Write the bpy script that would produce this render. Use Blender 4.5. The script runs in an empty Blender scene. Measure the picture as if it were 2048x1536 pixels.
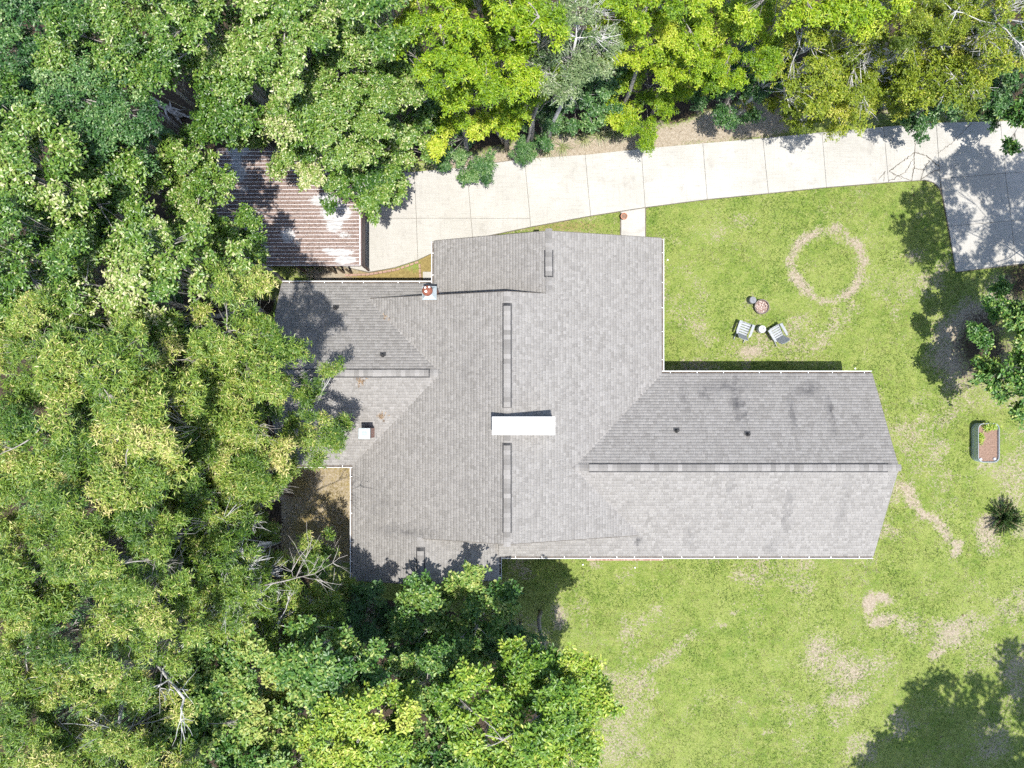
import bpy, math
import numpy as np
from mathutils import Vector, Matrix

# ------------------------------------------------------------------ camera, sky, sun, exposure
sc = bpy.context.scene
CAM_H, FPX = 37.0, 1420.0                       # flying height; focal length in pixels of a 2048 px wide frame
cam_d = bpy.data.cameras.new('camera')
cam = bpy.data.objects.new('camera', cam_d)
sc.collection.objects.link(cam)
cam.location = (0, 0, CAM_H)
cam_d.sensor_width = 36.0
cam_d.lens = 36.0 * FPX / 2048.0
cam_d.shift_y = 32.0 / 2048.0
cam_d.clip_start, cam_d.clip_end = 0.5, 5000.0
sc.camera = cam

SHX, SHY = -0.09, 0.23                          # shadow offset per metre of height
ld = Vector((SHX, SHY, -1.0)).normalized()
el = math.asin(-ld.z)
w = bpy.data.worlds.new('World')
sc.world = w
w.use_nodes = True
nt = w.node_tree
nt.nodes.clear()
wo = nt.nodes.new('ShaderNodeOutputWorld')
bg = nt.nodes.new('ShaderNodeBackground')
sky = nt.nodes.new('ShaderNodeTexSky')
sky.sky_type = 'NISHITA'
sky.sun_disc = False
sky.sun_elevation = el
sky.sun_rotation = math.atan2(-SHX, -SHY)
sky.air_density, sky.dust_density, sky.ozone_density = 1.0, 1.2, 1.0
bg.inputs[1].default_value = 0.15
nt.links.new(sky.outputs[0], bg.inputs[0])
nt.links.new(bg.outputs[0], wo.inputs[0])
sun_d = bpy.data.lights.new('sun', 'SUN')
sun_d.energy = 4.6
sun_d.angle = math.radians(0.53)
sun_d.color = (1.0, 0.965, 0.90)
sun = bpy.data.objects.new('sun', sun_d)
sun.rotation_euler = ld.to_track_quat('-Z', 'Y').to_euler()
sun.location = (6, -15, 60)
sc.collection.objects.link(sun)
sc.view_settings.view_transform = 'Standard'
sc.view_settings.look = 'None'
sc.view_settings.gamma = 1.0
sc.view_settings.use_curve_mapping = False
sc.view_settings.exposure = 0.9
sc.cycles.max_bounces = 4
sc.cycles.use_denoising = False
sc.cycles.use_adaptive_sampling = True
sc.cycles.adaptive_threshold = 0.03
sc.cycles.sample_clamp_indirect = 4.0
sc.cycles.diffuse_bounces = 2
sc.cycles.glossy_bounces = 2
sc.cycles.transmission_bounces = 2
sc.cycles.transparent_max_bounces = 4

C = sc.collection
RNG = np.random.default_rng(11)
PI = math.pi


def P(px, py, z=0.0):
    """A point of the place at height z from where it was measured on the survey photo."""
    s = (CAM_H - z) / FPX
    return ((px - 1024.0) * s, (800.0 - py) * s, z)


# ------------------------------------------------------------------ mesh helpers
def link(o, parent=None):
    C.objects.link(o)
    if parent is not None:
        o.parent = parent
    return o


def tag(o, label=None, cat=None, group=None, kind=None):
    if label: o['label'] = label
    if cat: o['category'] = cat
    if group: o['group'] = group
    if kind: o['kind'] = kind
    return o


def thing(name, label, cat, loc=(0, 0, 0), rz=0.0, group=None):
    o = bpy.data.objects.new(name, None)
    o.empty_display_size = 0.2
    o.location = loc
    o.rotation_euler = (0, 0, rz)
    link(o)
    return tag(o, label, cat, group)


def fast_mesh(name, V, F, mat, tint=None, domain='POINT', smooth=False, attrs=None):
    V = np.asarray(V, dtype=np.float32)
    F = np.asarray(F, dtype=np.int32)
    k = F.shape[1]
    me = bpy.data.meshes.new(name)
    me.vertices.add(len(V))
    me.vertices.foreach_set('co', V.ravel())
    me.loops.add(F.size)
    me.loops.foreach_set('vertex_index', F.ravel())
    me.polygons.add(len(F))
    me.polygons.foreach_set('loop_start', np.arange(0, F.size, k, dtype=np.int32))
    try:
        me.polygons.foreach_set('loop_total', np.full(len(F), k, dtype=np.int32))
    except Exception:
        pass
    if smooth:
        me.polygons.foreach_set('use_smooth', np.ones(len(F), dtype=bool))
    if tint is not None:
        a = me.attributes.new('tint', 'FLOAT', domain)
        a.data.foreach_set('value', np.asarray(tint, dtype=np.float32).ravel())
    if attrs:
        for n, v in attrs.items():
            a = me.attributes.new(n, 'FLOAT', domain)
            a.data.foreach_set('value', np.asarray(v, dtype=np.float32).ravel())
    me.update(calc_edges=True)
    if mat: me.materials.append(mat)
    return me


class MB:
    """Collects boxes, tubes and prisms into ONE mesh."""
    def __init__(s): s.v, s.f, s.t = [], [], []
    def add(s, vs, fs, t=0.5):
        b = len(s.v)
        s.v += [tuple(v) for v in vs]
        for f in fs:
            s.f.append(tuple(b + i for i in f)); s.t.append(t)
    def box(s, x0, x1, y0, y1, z0, z1, t=0.5, M=None):
        vs = [(x0, y0, z0), (x1, y0, z0), (x1, y1, z0), (x0, y1, z0), (x0, y0, z1), (x1, y0, z1), (x1, y1, z1), (x0, y1, z1)]
        if M is not None: vs = [tuple(M @ Vector(v)) for v in vs]
        s.add(vs, [(0, 3, 2, 1), (4, 5, 6, 7), (0, 1, 5, 4), (1, 2, 6, 5), (2, 3, 7, 6), (3, 0, 4, 7)], t)
        return s
    def lathe(s, prof, n=20, c=(0, 0), t=0.5, cap=True):
        b = len(s.v)
        for r, z in prof:
            for i in range(n):
                a = 2 * PI * i / n
                s.v.append((c[0] + r * math.cos(a), c[1] + r * math.sin(a), z))
        for j in range(len(prof) - 1):
            for i in range(n):
                i2 = (i + 1) % n
                s.f.append((b + j * n + i, b + j * n + i2, b + (j + 1) * n + i2, b + (j + 1) * n + i)); s.t.append(t)
        if cap:
            s.f.append(tuple(b + i for i in range(n))[::-1]); s.t.append(t)
            s.f.append(tuple(b + (len(prof) - 1) * n + i for i in range(n))); s.t.append(t)
        return s
    def tube(s, pts, rads, n=6, t=0.5):
        b = len(s.v)
        pts = [Vector(p) for p in pts]
        for j, p in enumerate(pts):
            d = (pts[min(j + 1, len(pts) - 1)] - pts[max(j - 1, 0)]).normalized()
            a = d.orthogonal().normalized(); c = d.cross(a)
            for i in range(n):
                th = 2 * PI * i / n
                s.v.append(tuple(p + (a * math.cos(th) + c * math.sin(th)) * rads[j]))
        for j in range(len(pts) - 1):
            for i in range(n):
                i2 = (i + 1) % n
                s.f.append((b + j * n + i, b + j * n + i2, b + (j + 1) * n + i2, b + (j + 1) * n + i)); s.t.append(t)
        s.f.append(tuple(b + i for i in range(n))[::-1]); s.t.append(t)
        s.f.append(tuple(b + (len(pts) - 1) * n + i for i in range(n))); s.t.append(t)
        return s
    def prism(s, poly, z0, z1, t=0.5):
        n = len(poly)
        vs = [(x, y, z0) for x, y in poly] + [(x, y, z1) for x, y in poly]
        s.add(vs, [tuple(range(n))[::-1], tuple(range(n, 2 * n))] + [(i, (i + 1) % n, n + (i + 1) % n, n + i) for i in range(n)], t)
        return s
    def mesh(s, name, mat, smooth=False):
        me = bpy.data.meshes.new(name)
        me.from_pydata(s.v, [], s.f)
        a = me.attributes.new('tint', 'FLOAT', 'FACE')
        a.data.foreach_set('value', np.array(s.t, dtype=np.float32))
        if smooth: me.polygons.foreach_set('use_smooth', np.ones(len(s.f), dtype=bool))
        me.update()
        if mat: me.materials.append(mat)
        return me
    def build(s, name, mat, parent=None, bevel=0.0, smooth=False, loc=None):
        o = bpy.data.objects.new(name, s.mesh(name, mat, smooth))
        link(o, parent)
        if loc is not None: o.location = loc
        if bevel:
            m = o.modifiers.new('bevel', 'BEVEL'); m.width = bevel; m.segments = 2; m.limit_method = 'ANGLE'
        return o


def ccw(poly):
    a = sum(poly[i][0] * poly[(i + 1) % len(poly)][1] - poly[(i + 1) % len(poly)][0] * poly[i][1] for i in range(len(poly)))
    return poly if a > 0 else poly[::-1]


# ------------------------------------------------------------------ material helpers
def newmat(name):
    m = bpy.data.materials.new(name)
    m.use_nodes = True
    n = m.node_tree.nodes
    n.clear()
    out = n.new('ShaderNodeOutputMaterial')
    b = n.new('ShaderNodeBsdfPrincipled')
    m.node_tree.links.new(b.outputs[0], out.inputs[0])
    return m, m.node_tree, b


def ramp(t, fac, stops, interp='LINEAR'):
    r = t.nodes.new('ShaderNodeValToRGB')
    r.color_ramp.interpolation = interp
    e = r.color_ramp.elements
    while len(e) < len(stops): e.new(0.5)
    for i, (p, c) in enumerate(stops):
        e[i].position = p
        e[i].color = (c[0], c[1], c[2], 1) if len(c) == 3 else c
    t.links.new(fac, r.inputs[0])
    return r.outputs[0]


def noise(t, scale, detail=4, rough=0.55, vec=None, dist=0.0):
    n = t.nodes.new('ShaderNodeTexNoise')
    n.inputs['Scale'].default_value = scale
    n.inputs['Detail'].default_value = detail
    n.inputs['Roughness'].default_value = rough
    n.inputs['Distortion'].default_value = dist
    if vec is not None: t.links.new(vec, n.inputs['Vector'])
    return n.outputs['Fac']


def coord(t, which='Object', scale=None, rot=None):
    c = t.nodes.new('ShaderNodeTexCoord').outputs[which]
    if scale is not None or rot is not None:
        m = t.nodes.new('ShaderNodeMapping')
        if scale is not None: m.inputs['Scale'].default_value = scale
        if rot is not None: m.inputs['Rotation'].default_value = rot
        t.links.new(c, m.inputs['Vector'])
        c = m.outputs[0]
    return c


def world_pos(t, scale=None):
    c = t.nodes.new('ShaderNodeNewGeometry').outputs['Position']
    if scale is not None:
        m = t.nodes.new('ShaderNodeMapping')
        m.inputs['Scale'].default_value = scale
        t.links.new(c, m.inputs['Vector'])
        c = m.outputs[0]
    return c


def mix(t, fac, a, b, mode='MIX'):
    m = t.nodes.new('ShaderNodeMix')
    m.data_type = 'RGBA'
    m.blend_type = mode
    for s, v in ((0, fac), (6, a), (7, b)):
        if isinstance(v, (int, float)): m.inputs[s].default_value = v
        elif isinstance(v, tuple): m.inputs[s].default_value = (v[0], v[1], v[2], 1)
        else: t.links.new(v, m.inputs[s])
    return m.outputs[2]


def math_n(t, op, a, b=None, clamp=False):
    m = t.nodes.new('ShaderNodeMath')
    m.operation = op
    m.use_clamp = clamp
    for i, v in enumerate((a, b)):
        if v is None: continue
        if isinstance(v, (int, float)): m.inputs[i].default_value = v
        else: t.links.new(v, m.inputs[i])
    return m.outputs[0]


def attr(t, name='tint'):
    a = t.nodes.new('ShaderNodeAttribute')
    a.attribute_name = name
    return a.outputs['Fac']


def bump(t, b, h, strength=0.4, dist=0.02):
    n = t.nodes.new('ShaderNodeBump')
    n.inputs['Strength'].default_value = strength
    n.inputs['Distance'].default_value = dist
    t.links.new(h, n.inputs['Height'])
    t.links.new(n.outputs[0], b.inputs['Normal'])


def worn(name, c1, c2, rough=0.6, scale=6.0, metallic=0.0, bstr=0.15, spec=0.4):
    """Plain surface with two-tone mottling and fine relief."""
    m, t, b = newmat(name)
    p = world_pos(t)
    n1 = noise(t, scale, 5, 0.6, p)
    col = ramp(t, n1, [(0.3, c1), (0.7, c2)])
    fine = noise(t, scale * 14, 3, 0.6, p)
    col = mix(t, 0.25, col, ramp(t, fine, [(0.3, (0.25, 0.25, 0.25)), (0.7, (0.8, 0.8, 0.8))]), 'OVERLAY')
    t.links.new(col, b.inputs['Base Color'])
    b.inputs['Roughness'].default_value = rough
    b.inputs['Metallic'].default_value = metallic
    b.inputs['Specular IOR Level'].default_value = spec
    if bstr: bump(t, b, fine, bstr, 0.01)
    return m


def mat_leaf(name, stops, rough=0.42, trans=0.35, spec=0.5, gain=1.0):
    stops = [(p, tuple(min(.8, c * gain) for c in col)) for p, col in stops]
    m, t, b = newmat(name)
    out = [n for n in t.nodes if n.type == 'OUTPUT_MATERIAL'][0]
    col = ramp(t, attr(t), stops)
    t.links.new(col, b.inputs['Base Color'])
    b.inputs['Roughness'].default_value = rough
    b.inputs['Specular IOR Level'].default_value = spec
    tr = t.nodes.new('ShaderNodeBsdfTranslucent')
    hs = t.nodes.new('ShaderNodeHueSaturation')
    hs.inputs['Saturation'].default_value = 1.12
    hs.inputs['Value'].default_value = 1.15
    hs.inputs['Hue'].default_value = 0.485
    t.links.new(col, hs.inputs['Color'])
    t.links.new(hs.outputs[0], tr.inputs[0])
    mx = t.nodes.new('ShaderNodeMixShader')
    mx.inputs[0].default_value = trans
    t.links.new(b.outputs[0], mx.inputs[1])
    t.links.new(tr.outputs[0], mx.inputs[2])
    t.links.new(mx.outputs[0], out.inputs[0])
    return m


M = {}
# grass / ground
def make_ground_mat():
    m, t, b = newmat('lawn_and_soil')
    p = world_pos(t)
    big = noise(t, 0.35, 5, 0.6, p)
    mid = noise(t, 1.7, 5, 0.65, p)
    fine = noise(t, 26, 4, 0.7, p)
    vfine = noise(t, 85, 2, 0.6, p)
    frk = noise(t, 8.5, 5, 0.75, p)
    g = ramp(t, mid, [(0.30, (0.090, 0.155, 0.022)), (0.5, (0.145, 0.200, 0.036)), (0.7, (0.215, 0.245, 0.066))])
    g = mix(t, ramp(t, big, [(0.38, (0, 0, 0)), (0.66, (0.75, 0.75, 0.75))]), g, (0.20, 0.240, 0.062))
    straw = ramp(t, math_n(t, 'ADD', math_n(t, 'MULTIPLY', frk, 0.6), math_n(t, 'MULTIPLY', fine, 0.4)),
                 [(0.50, (0, 0, 0)), (0.66, (1, 1, 1))])
    g = mix(t, math_n(t, 'MULTIPLY', straw, 0.46), g, (0.37, 0.33, 0.19))
    soil = ramp(t, noise(t, 9, 5, 0.7, p), [(0.3, (0.20, 0.162, 0.115)), (0.5, (0.31, 0.262, 0.20)), (0.72, (0.43, 0.38, 0.31))])
    soil = mix(t, math_n(t, 'MULTIPLY', ramp(t, vfine, [(0.42, (0, 0, 0)), (0.6, (1, 1, 1))]), 0.35), soil, (0.19, 0.15, 0.09))
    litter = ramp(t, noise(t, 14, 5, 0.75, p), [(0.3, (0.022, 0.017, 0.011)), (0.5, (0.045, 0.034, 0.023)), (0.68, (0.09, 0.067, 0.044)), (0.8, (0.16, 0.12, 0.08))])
    moss = ramp(t, noise(t, 7, 5, 0.7, p), [(0.3, (0.15, 0.115, 0.045)), (0.6, (0.25, 0.195, 0.075)), (0.8, (0.33, 0.26, 0.14))])
    brk = math_n(t, 'SUBTRACT', math_n(t, 'ADD', math_n(t, 'MULTIPLY', frk, 1.5), math_n(t, 'MULTIPLY', fine, 0.6)), 1.05)
    def mask(n, gain=1.0):
        v = math_n(t, 'ADD', attr(t, n), math_n(t, 'MULTIPLY', brk, gain))
        return ramp(t, v, [(0.36, (0, 0, 0)), (0.64, (1, 1, 1))])
    col = mix(t, mask('bare', 1.25), g, soil)
    col = mix(t, mask('moss', 0.8), col, moss)
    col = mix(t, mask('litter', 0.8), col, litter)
    col = mix(t, 0.3, col, ramp(t, vfine, [(0.3, (0.15, 0.15, 0.15)), (0.7, (0.85, 0.85, 0.85))]), 'OVERLAY')
    t.links.new(col, b.inputs['Base Color'])
    b.inputs['Roughness'].default_value = 0.95
    b.inputs['Specular IOR Level'].default_value = 0.15
    bump(t, b, math_n(t, 'ADD', fine, vfine), 0.8, 0.03)
    return m


def make_concrete(name, tone=1.0):
    m, t, b = newmat(name)
    p = world_pos(t)
    big = noise(t, 0.5, 5, 0.6, p)
    mid = noise(t, 3.0, 6, 0.65, p)
    brush = noise(t, 3.0, 4, 0.6, world_pos(t, (0.35, 9.0, 1.0)))
    brush2 = noise(t, 2.0, 3, 0.6, world_pos(t, (9.0, 0.3, 1.0)))
    col = ramp(t, big, [(0.3, (0.44 * tone, 0.425 * tone, 0.385 * tone)), (0.7, (0.54 * tone, 0.525 * tone, 0.485 * tone))])
    col = mix(t, ramp(t, mid, [(0.56, (0, 0, 0)), (0.76, (0.5, 0.5, 0.5))]), col, (0.33 * tone, 0.31 * tone, 0.28 * tone))
    col = mix(t, math_n(t, 'MULTIPLY', ramp(t, brush, [(0.50, (0, 0, 0)), (0.68, (1, 1, 1))]), 0.35), col, (0.19, 0.185, 0.17))
    col = mix(t, math_n(t, 'MULTIPLY', ramp(t, brush2, [(0.52, (0, 0, 0)), (0.72, (1, 1, 1))]), 0.25), col, (0.20, 0.19, 0.175))
    spots = noise(t, 1.1, 3, 0.5, p)
    col = mix(t, math_n(t, 'MULTIPLY', ramp(t, spots, [(0.62, (0, 0, 0)), (0.76, (1, 1, 1))]), 0.5), col, (0.20, 0.185, 0.165))
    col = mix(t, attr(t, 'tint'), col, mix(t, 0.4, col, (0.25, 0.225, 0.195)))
    fine = noise(t, 60, 3, 0.6, p)
    col = mix(t, 0.2, col, ramp(t, fine, [(0.3, (0.2, 0.2, 0.2)), (0.7, (0.8, 0.8, 0.8))]), 'OVERLAY')
    t.links.new(col, b.inputs['Base Color'])
    b.inputs['Roughness'].default_value = 0.88
    b.inputs['Specular IOR Level'].default_value = 0.25
    bump(t, b, math_n(t, 'ADD', brush, fine), 0.25, 0.01)
    return m


def make_shingle(name, lo, hi):
    m, t, b = newmat(name)
    p = world_pos(t)
    col = ramp(t, attr(t), [(0.0, lo), (0.45, tuple((a + c) / 2 for a, c in zip(lo, hi))), (1.0, hi)])
    gran = noise(t, 70, 3, 0.7, p)
    col = mix(t, 0.45, col, ramp(t, gran, [(0.28, (0.12, 0.12, 0.12)), (0.72, (0.88, 0.88, 0.88))]), 'OVERLAY')
    big = noise(t, 0.45, 5, 0.6, p)
    col = mix(t, ramp(t, big, [(0.45, (0, 0, 0)), (0.72, (0.3, 0.3, 0.3))]), col, (0.238, 0.226, 0.214), 'MIX')
    stain = attr(t, 'stain')
    sn = math_n(t, 'MULTIPLY', stain, ramp(t, noise(t, 2.2, 5, 0.65, p), [(0.38, (0, 0, 0)), (0.62, (1, 1, 1))]))
    col = mix(t, sn, col, (0.075, 0.073, 0.075))
    t.links.new(col, b.inputs['Base Color'])
    b.inputs['Roughness'].default_value = 0.9
    b.inputs['Specular IOR Level'].default_value = 0.2
    bump(t, b, gran, 0.5, 0.006)
    return m


M['ground'] = make_ground_mat()
M['concrete'] = make_concrete('pale_concrete', 0.71)
M['joint'] = worn('joint_dirt', (0.08, 0.07, 0.055), (0.15, 0.13, 0.10), 0.95, 5)
M['crack'] = worn('crack_dirt', (0.07, 0.06, 0.045), (0.13, 0.11, 0.085), 0.95, 9)
M['shingle'] = make_shingle('asphalt_shingle', (0.174, 0.165, 0.155), (0.254, 0.243, 0.231))
M['cap'] = make_shingle('ridge_cap_shingle', (0.135, 0.129, 0.122), (0.25, 0.24, 0.23))
M['deck'] = worn('roof_deck', (0.07, 0.06, 0.05), (0.11, 0.10, 0.09), 0.9, 3)
M['vent'] = worn('vent_black', (0.012, 0.012, 0.014), (0.03, 0.03, 0.032), 0.6, 8)
M['white'] = worn('white_metal_paint', (0.72, 0.72, 0.70), (0.82, 0.82, 0.80), 0.4, 3, bstr=0.03)
M['gutter_in'] = worn('gutter_debris', (0.045, 0.035, 0.03), (0.13, 0.10, 0.075), 0.9, 9)
M['flash'] = worn('galvanised_cap', (0.19, 0.225, 0.24), (0.28, 0.315, 0.33), 0.45, 6, 0.3, 0.05)
M['greycap'] = worn('grey_flue', (0.20, 0.24, 0.28), (0.28, 0.32, 0.36), 0.5, 9)
M['rust'] = worn('rusty_cowl', (0.10, 0.03, 0.018), (0.25, 0.085, 0.05), 0.75, 14)
M['pipe'] = worn('black_pipe', (0.02, 0.02, 0.022), (0.05, 0.05, 0.05), 0.5, 8)
M['soffit'] = worn('soffit_paint', (0.36, 0.36, 0.36), (0.45, 0.45, 0.445), 0.6, 3)
M['terracotta'] = worn('terracotta', (0.30, 0.13, 0.08), (0.46, 0.22, 0.14), 0.8, 9)
M['chair'] = worn('grey_white_lumber', (0.19, 0.205, 0.22), (0.28, 0.295, 0.31), 0.5, 5, bstr=0.05)
M['table'] = worn('white_ceramic', (0.34, 0.34, 0.36), (0.42, 0.42, 0.44), 0.35, 5, bstr=0.03)
M['slate'] = worn('grey_stone', (0.11, 0.115, 0.125), (0.20, 0.205, 0.22), 0.7, 10)
M['pitring'] = worn('fire_ring_steel', (0.09, 0.075, 0.065), (0.19, 0.16, 0.14), 0.75, 12, 0.2)
M['tank'] = worn('galvanised_tank', (0.34, 0.40, 0.45), (0.46, 0.52, 0.57), 0.42, 5, 0.45, 0.08)
M['soil'] = worn('planter_soil', (0.12, 0.075, 0.052), (0.25, 0.165, 0.125), 0.95, 13, bstr=0.6)
M['brown'] = worn('brown_painted_steel', (0.075, 0.045, 0.045), (0.12, 0.075, 0.072), 0.55, 4)
M['post'] = worn('weathered_post', (0.12, 0.085, 0.055), (0.22, 0.16, 0.11), 0.85, 12)
M['dryleaf'] = mat_leaf('dry_leaf', [(0, (0.06, 0.038, 0.024)), (0.5, (0.14, 0.092, 0.058)), (1, (0.34, 0.25, 0.16))], 0.7, 0.15, 0.2)
M['pebble'] = worn('pebble', (0.30, 0.18, 0.13), (0.55, 0.42, 0.34), 0.8, 30)
M['needle'] = mat_leaf('roof_litter', [(0, (0.055, 0.036, 0.029)), (0.5, (0.135, 0.092, 0.075)), (1, (0.28, 0.20, 0.165))], 0.85, 0.05, 0.15)


def make_brick(name, c1, c2):
    m, t, b = newmat(name)
    br = t.nodes.new('ShaderNodeTexBrick')
    br.inputs['Scale'].default_value = 1.0
    br.inputs['Brick Width'].default_value = 0.21
    br.inputs['Row Height'].default_value = 0.075
    br.inputs['Mortar Size'].default_value = 0.006
    br.inputs['Color1'].default_value = (*c1, 1)
    br.inputs['Color2'].default_value = (*c2, 1)
    br.inputs['Mortar'].default_value = (0.42, 0.39, 0.35, 1)
    g = t.nodes.new('ShaderNodeNewGeometry')
    s = t.nodes.new('ShaderNodeSeparateXYZ')
    t.links.new(g.outputs['Position'], s.inputs[0])
    cb = t.nodes.new('ShaderNodeCombineXYZ')
    t.links.new(math_n(t, 'ADD', s.outputs[0], s.outputs[1]), cb.inputs[0])
    t.links.new(s.outputs[2], cb.inputs[1])
    t.links.new(cb.outputs[0], br.inputs['Vector'])
    col = mix(t, 0.4, br.outputs[0], ramp(t, noise(t, 12, 4), [(0.3, (0.2, 0.2, 0.2)), (0.7, (0.8, 0.8, 0.8))]), 'OVERLAY')
    t.links.new(col, b.inputs['Base Color'])
    b.inputs['Roughness'].default_value = 0.9
    bump(t, b, br.outputs['Fac'], -0.5, 0.01)
    return m


M['brick'] = make_brick('house_brick', (0.30, 0.13, 0.085), (0.42, 0.21, 0.14))
M['paver'] = worn('brick_paver', (0.22, 0.135, 0.10), (0.33, 0.22, 0.175), 0.9, 11)
m_, t_, b_ = newmat('window_glass')
t_.links.new(ramp(t_, noise(t_, 3), [(0, (0.02, 0.025, 0.03)), (1, (0.04, 0.045, 0.05))]), b_.inputs['Base Color'])
b_.inputs['Roughness'].default_value = 0.08
M['glass'] = m_


def make_metal_roof():
    m, t, b = newmat('ribbed_metal_sheet')
    p = world_pos(t)
    lit = attr(t, 'litter')
    n = math_n(t, 'ADD', lit, math_n(t, 'MULTIPLY', math_n(t, 'SUBTRACT', noise(t, 5, 6, 0.8, world_pos(t, (1.0, 2.2, 1.0))), 0.5), 1.5))
    k = ramp(t, n, [(0.42, (0, 0, 0)), (0.58, (1, 1, 1))])
    gr = ramp(t, noise(t, 30, 4, 0.75, p), [(0.32, (0.075, 0.050, 0.042)), (0.5, (0.155, 0.108, 0.09)), (0.7, (0.28, 0.205, 0.175))])
    wht = ramp(t, noise(t, 2.5, 5, 0.6, world_pos(t, (1, 6, 1))), [(0.35, (0.21, 0.205, 0.20)), (0.65, (0.40, 0.39, 0.385))])
    t.links.new(mix(t, k, wht, gr), b.inputs['Base Color'])
    b.inputs['Roughness'].default_value = 0.65
    bump(t, b, noise(t, 45, 3, 0.7, p), 0.3, 0.01)
    return m


M['metal'] = make_metal_roof()
M['rib'] = worn('rib_white', (0.56, 0.54, 0.53), (0.72, 0.70, 0.69), 0.5, 5)
BARK = worn('pale_bark', (0.17, 0.15, 0.13), (0.36, 0.34, 0.31), 0.9, 7, bstr=0.5)
BARK_W = worn('bleached_bark', (0.34, 0.33, 0.32), (0.58, 0.57, 0.55), 0.85, 7, bstr=0.4)

LEAF = {
    # mid green glossy, pale end of the ramp paints in sun glints
    'oak': mat_leaf('oak_leaf', [(0, (0.028, 0.085, 0.011)), (0.40, (0.090, 0.185, 0.022)), (0.66, (0.170, 0.270, 0.040)), (0.88, (0.29, 0.35, 0.10)), (1, (0.54, 0.53, 0.30))], 0.38, 0.28, 0.6),
    # yellow green narrow leaves
    'willow': mat_leaf('willow_oak_leaf', [(0, (0.036, 0.095, 0.012)), (0.40, (0.120, 0.216, 0.026)), (0.72, (0.246, 0.330, 0.050)), (0.9, (0.41, 0.425, 0.11)), (1, (0.60, 0.54, 0.24))], 0.42, 0.30, 0.5),
    # bright lime
    'lime': mat_leaf('lime_leaf', [(0, (0.070, 0.150, 0.007)), (0.45, (0.175, 0.300, 0.010)), (0.8, (0.320, 0.430, 0.016)), (1, (0.48, 0.52, 0.07))], 0.45, 0.36, 0.4),
    # fresh green large lobed leaves
    'lobed': mat_leaf('lobed_leaf', [(0, (0.028, 0.095, 0.018)), (0.42, (0.085, 0.190, 0.036)), (0.75, (0.200, 0.310, 0.060)), (1, (0.40, 0.44, 0.13))], 0.42, 0.32, 0.5),
    'lobed_yellow': mat_leaf('yellow_lobed_leaf', [(0, (0.060, 0.150, 0.018)), (0.42, (0.165, 0.285, 0.032)), (0.75, (0.320, 0.420, 0.050)), (1, (0.50, 0.52, 0.12))], 0.42, 0.34, 0.5),
    # deeper green; on the corner oaks it paints in their shade
    'dark': mat_leaf('dark_leaf', [(0, (0.018, 0.065, 0.016)), (0.5, (0.055, 0.140, 0.032)), (0.85, (0.120, 0.225, 0.056)), (1, (0.26, 0.35, 0.14))], 0.42, 0.25, 0.5),
    # thin olive green foliage
    'olive': mat_leaf('olive_leaf', [(0, (0.065, 0.110, 0.010)), (0.5, (0.185, 0.255, 0.016)), (0.85, (0.32, 0.37, 0.028)), (1, (0.48, 0.46, 0.10))], 0.5, 0.35, 0.4),
    'grey': mat_leaf('grey_leaf', [(0, (0.06, 0.11, 0.04)), (0.5, (0.14, 0.21, 0.075)), (0.85, (0.27, 0.33, 0.16)), (1, (0.45, 0.47, 0.32))], 0.5, 0.3, 0.5),
}
# leaf length, width, leaves per rosette, widest point, rosettes per square metre of lobe, droop
SHAPE = {
    'oak': (0.145, 0.070, 6, 0.60, 50, 0.25), 'willow': (0.168, 0.033, 8, 0.45, 50, 0.1), 'lime': (0.145, 0.046, 7, 0.5, 50, 0.35),
    'lobed': (0.20, 0.098, 7, 0.66, 32, 0.2), 'lobed_yellow': (0.195, 0.09, 7, 0.66, 34, 0.2), 'dark': (0.13, 0.062, 6, 0.5, 50, 0.3),
    'olive': (0.105, 0.044, 7, 0.5, 44, 0.3), 'grey': (0.12, 0.04, 7, 0.5, 32, 0.3),
}


def value_noise(x, y, seed=0):
    xi, yi = np.floor(x).astype(np.int64), np.floor(y).astype(np.int64)
    fx, fy = x - xi, y - yi
    fx, fy = fx * fx * (3 - 2 * fx), fy * fy * (3 - 2 * fy)
    def h(a, b):
        v = (a * 374761393 + b * 668265263 + seed * 1442695041) & 0x7fffffff
        v = ((v ^ (v >> 13)) * 1274126177) & 0x7fffffff
        return ((v ^ (v >> 16)) & 0xffff) / 65535.0
    return (h(xi, yi) * (1 - fx) + h(xi + 1, yi) * fx) * (1 - fy) + (h(xi, yi + 1) * (1 - fx) + h(xi + 1, yi + 1) * fx) * fy


def fbm(x, y, seed=0, o=4):
    r, a, s = 0, 0.5, 0
    for i in range(o):
        r = r + a * value_noise(x * 2 ** i, y * 2 ** i, seed + i); s += a; a *= 0.5
    return r / s


# ------------------------------------------------------------------ GROUND
def in_poly(x, y, poly):
    c = np.zeros(np.shape(x), dtype=bool)
    n = len(poly)
    for i in range(n):
        x0, y0 = poly[i]; x1, y1 = poly[(i + 1) % n]
        if y0 == y1: continue
        k = ((y0 > y) != (y1 > y)) & (x < (x1 - x0) * (y - y0) / (y1 - y0) + x0)
        c ^= k
    return c


def blob(u, v, cx, cy, rx, ry, rot=0.0):
    c, s = math.cos(rot), math.sin(rot)
    du, dv = u - cx, v - cy
    a, b = (du * c + dv * s) / rx, (-du * s + dv * c) / ry
    return np.clip(1.35 - np.sqrt(a * a + b * b), 0, 1)


def seg(u, v, x0, y0, x1, y1, wd):
    dx, dy = x1 - x0, y1 - y0
    k = np.clip(((u - x0) * dx + (v - y0) * dy) / (dx * dx + dy * dy), 0, 1)
    return np.clip(1.4 - np.hypot(u - x0 - k * dx, v - y0 - k * dy) / wd, 0, 1)


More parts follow.
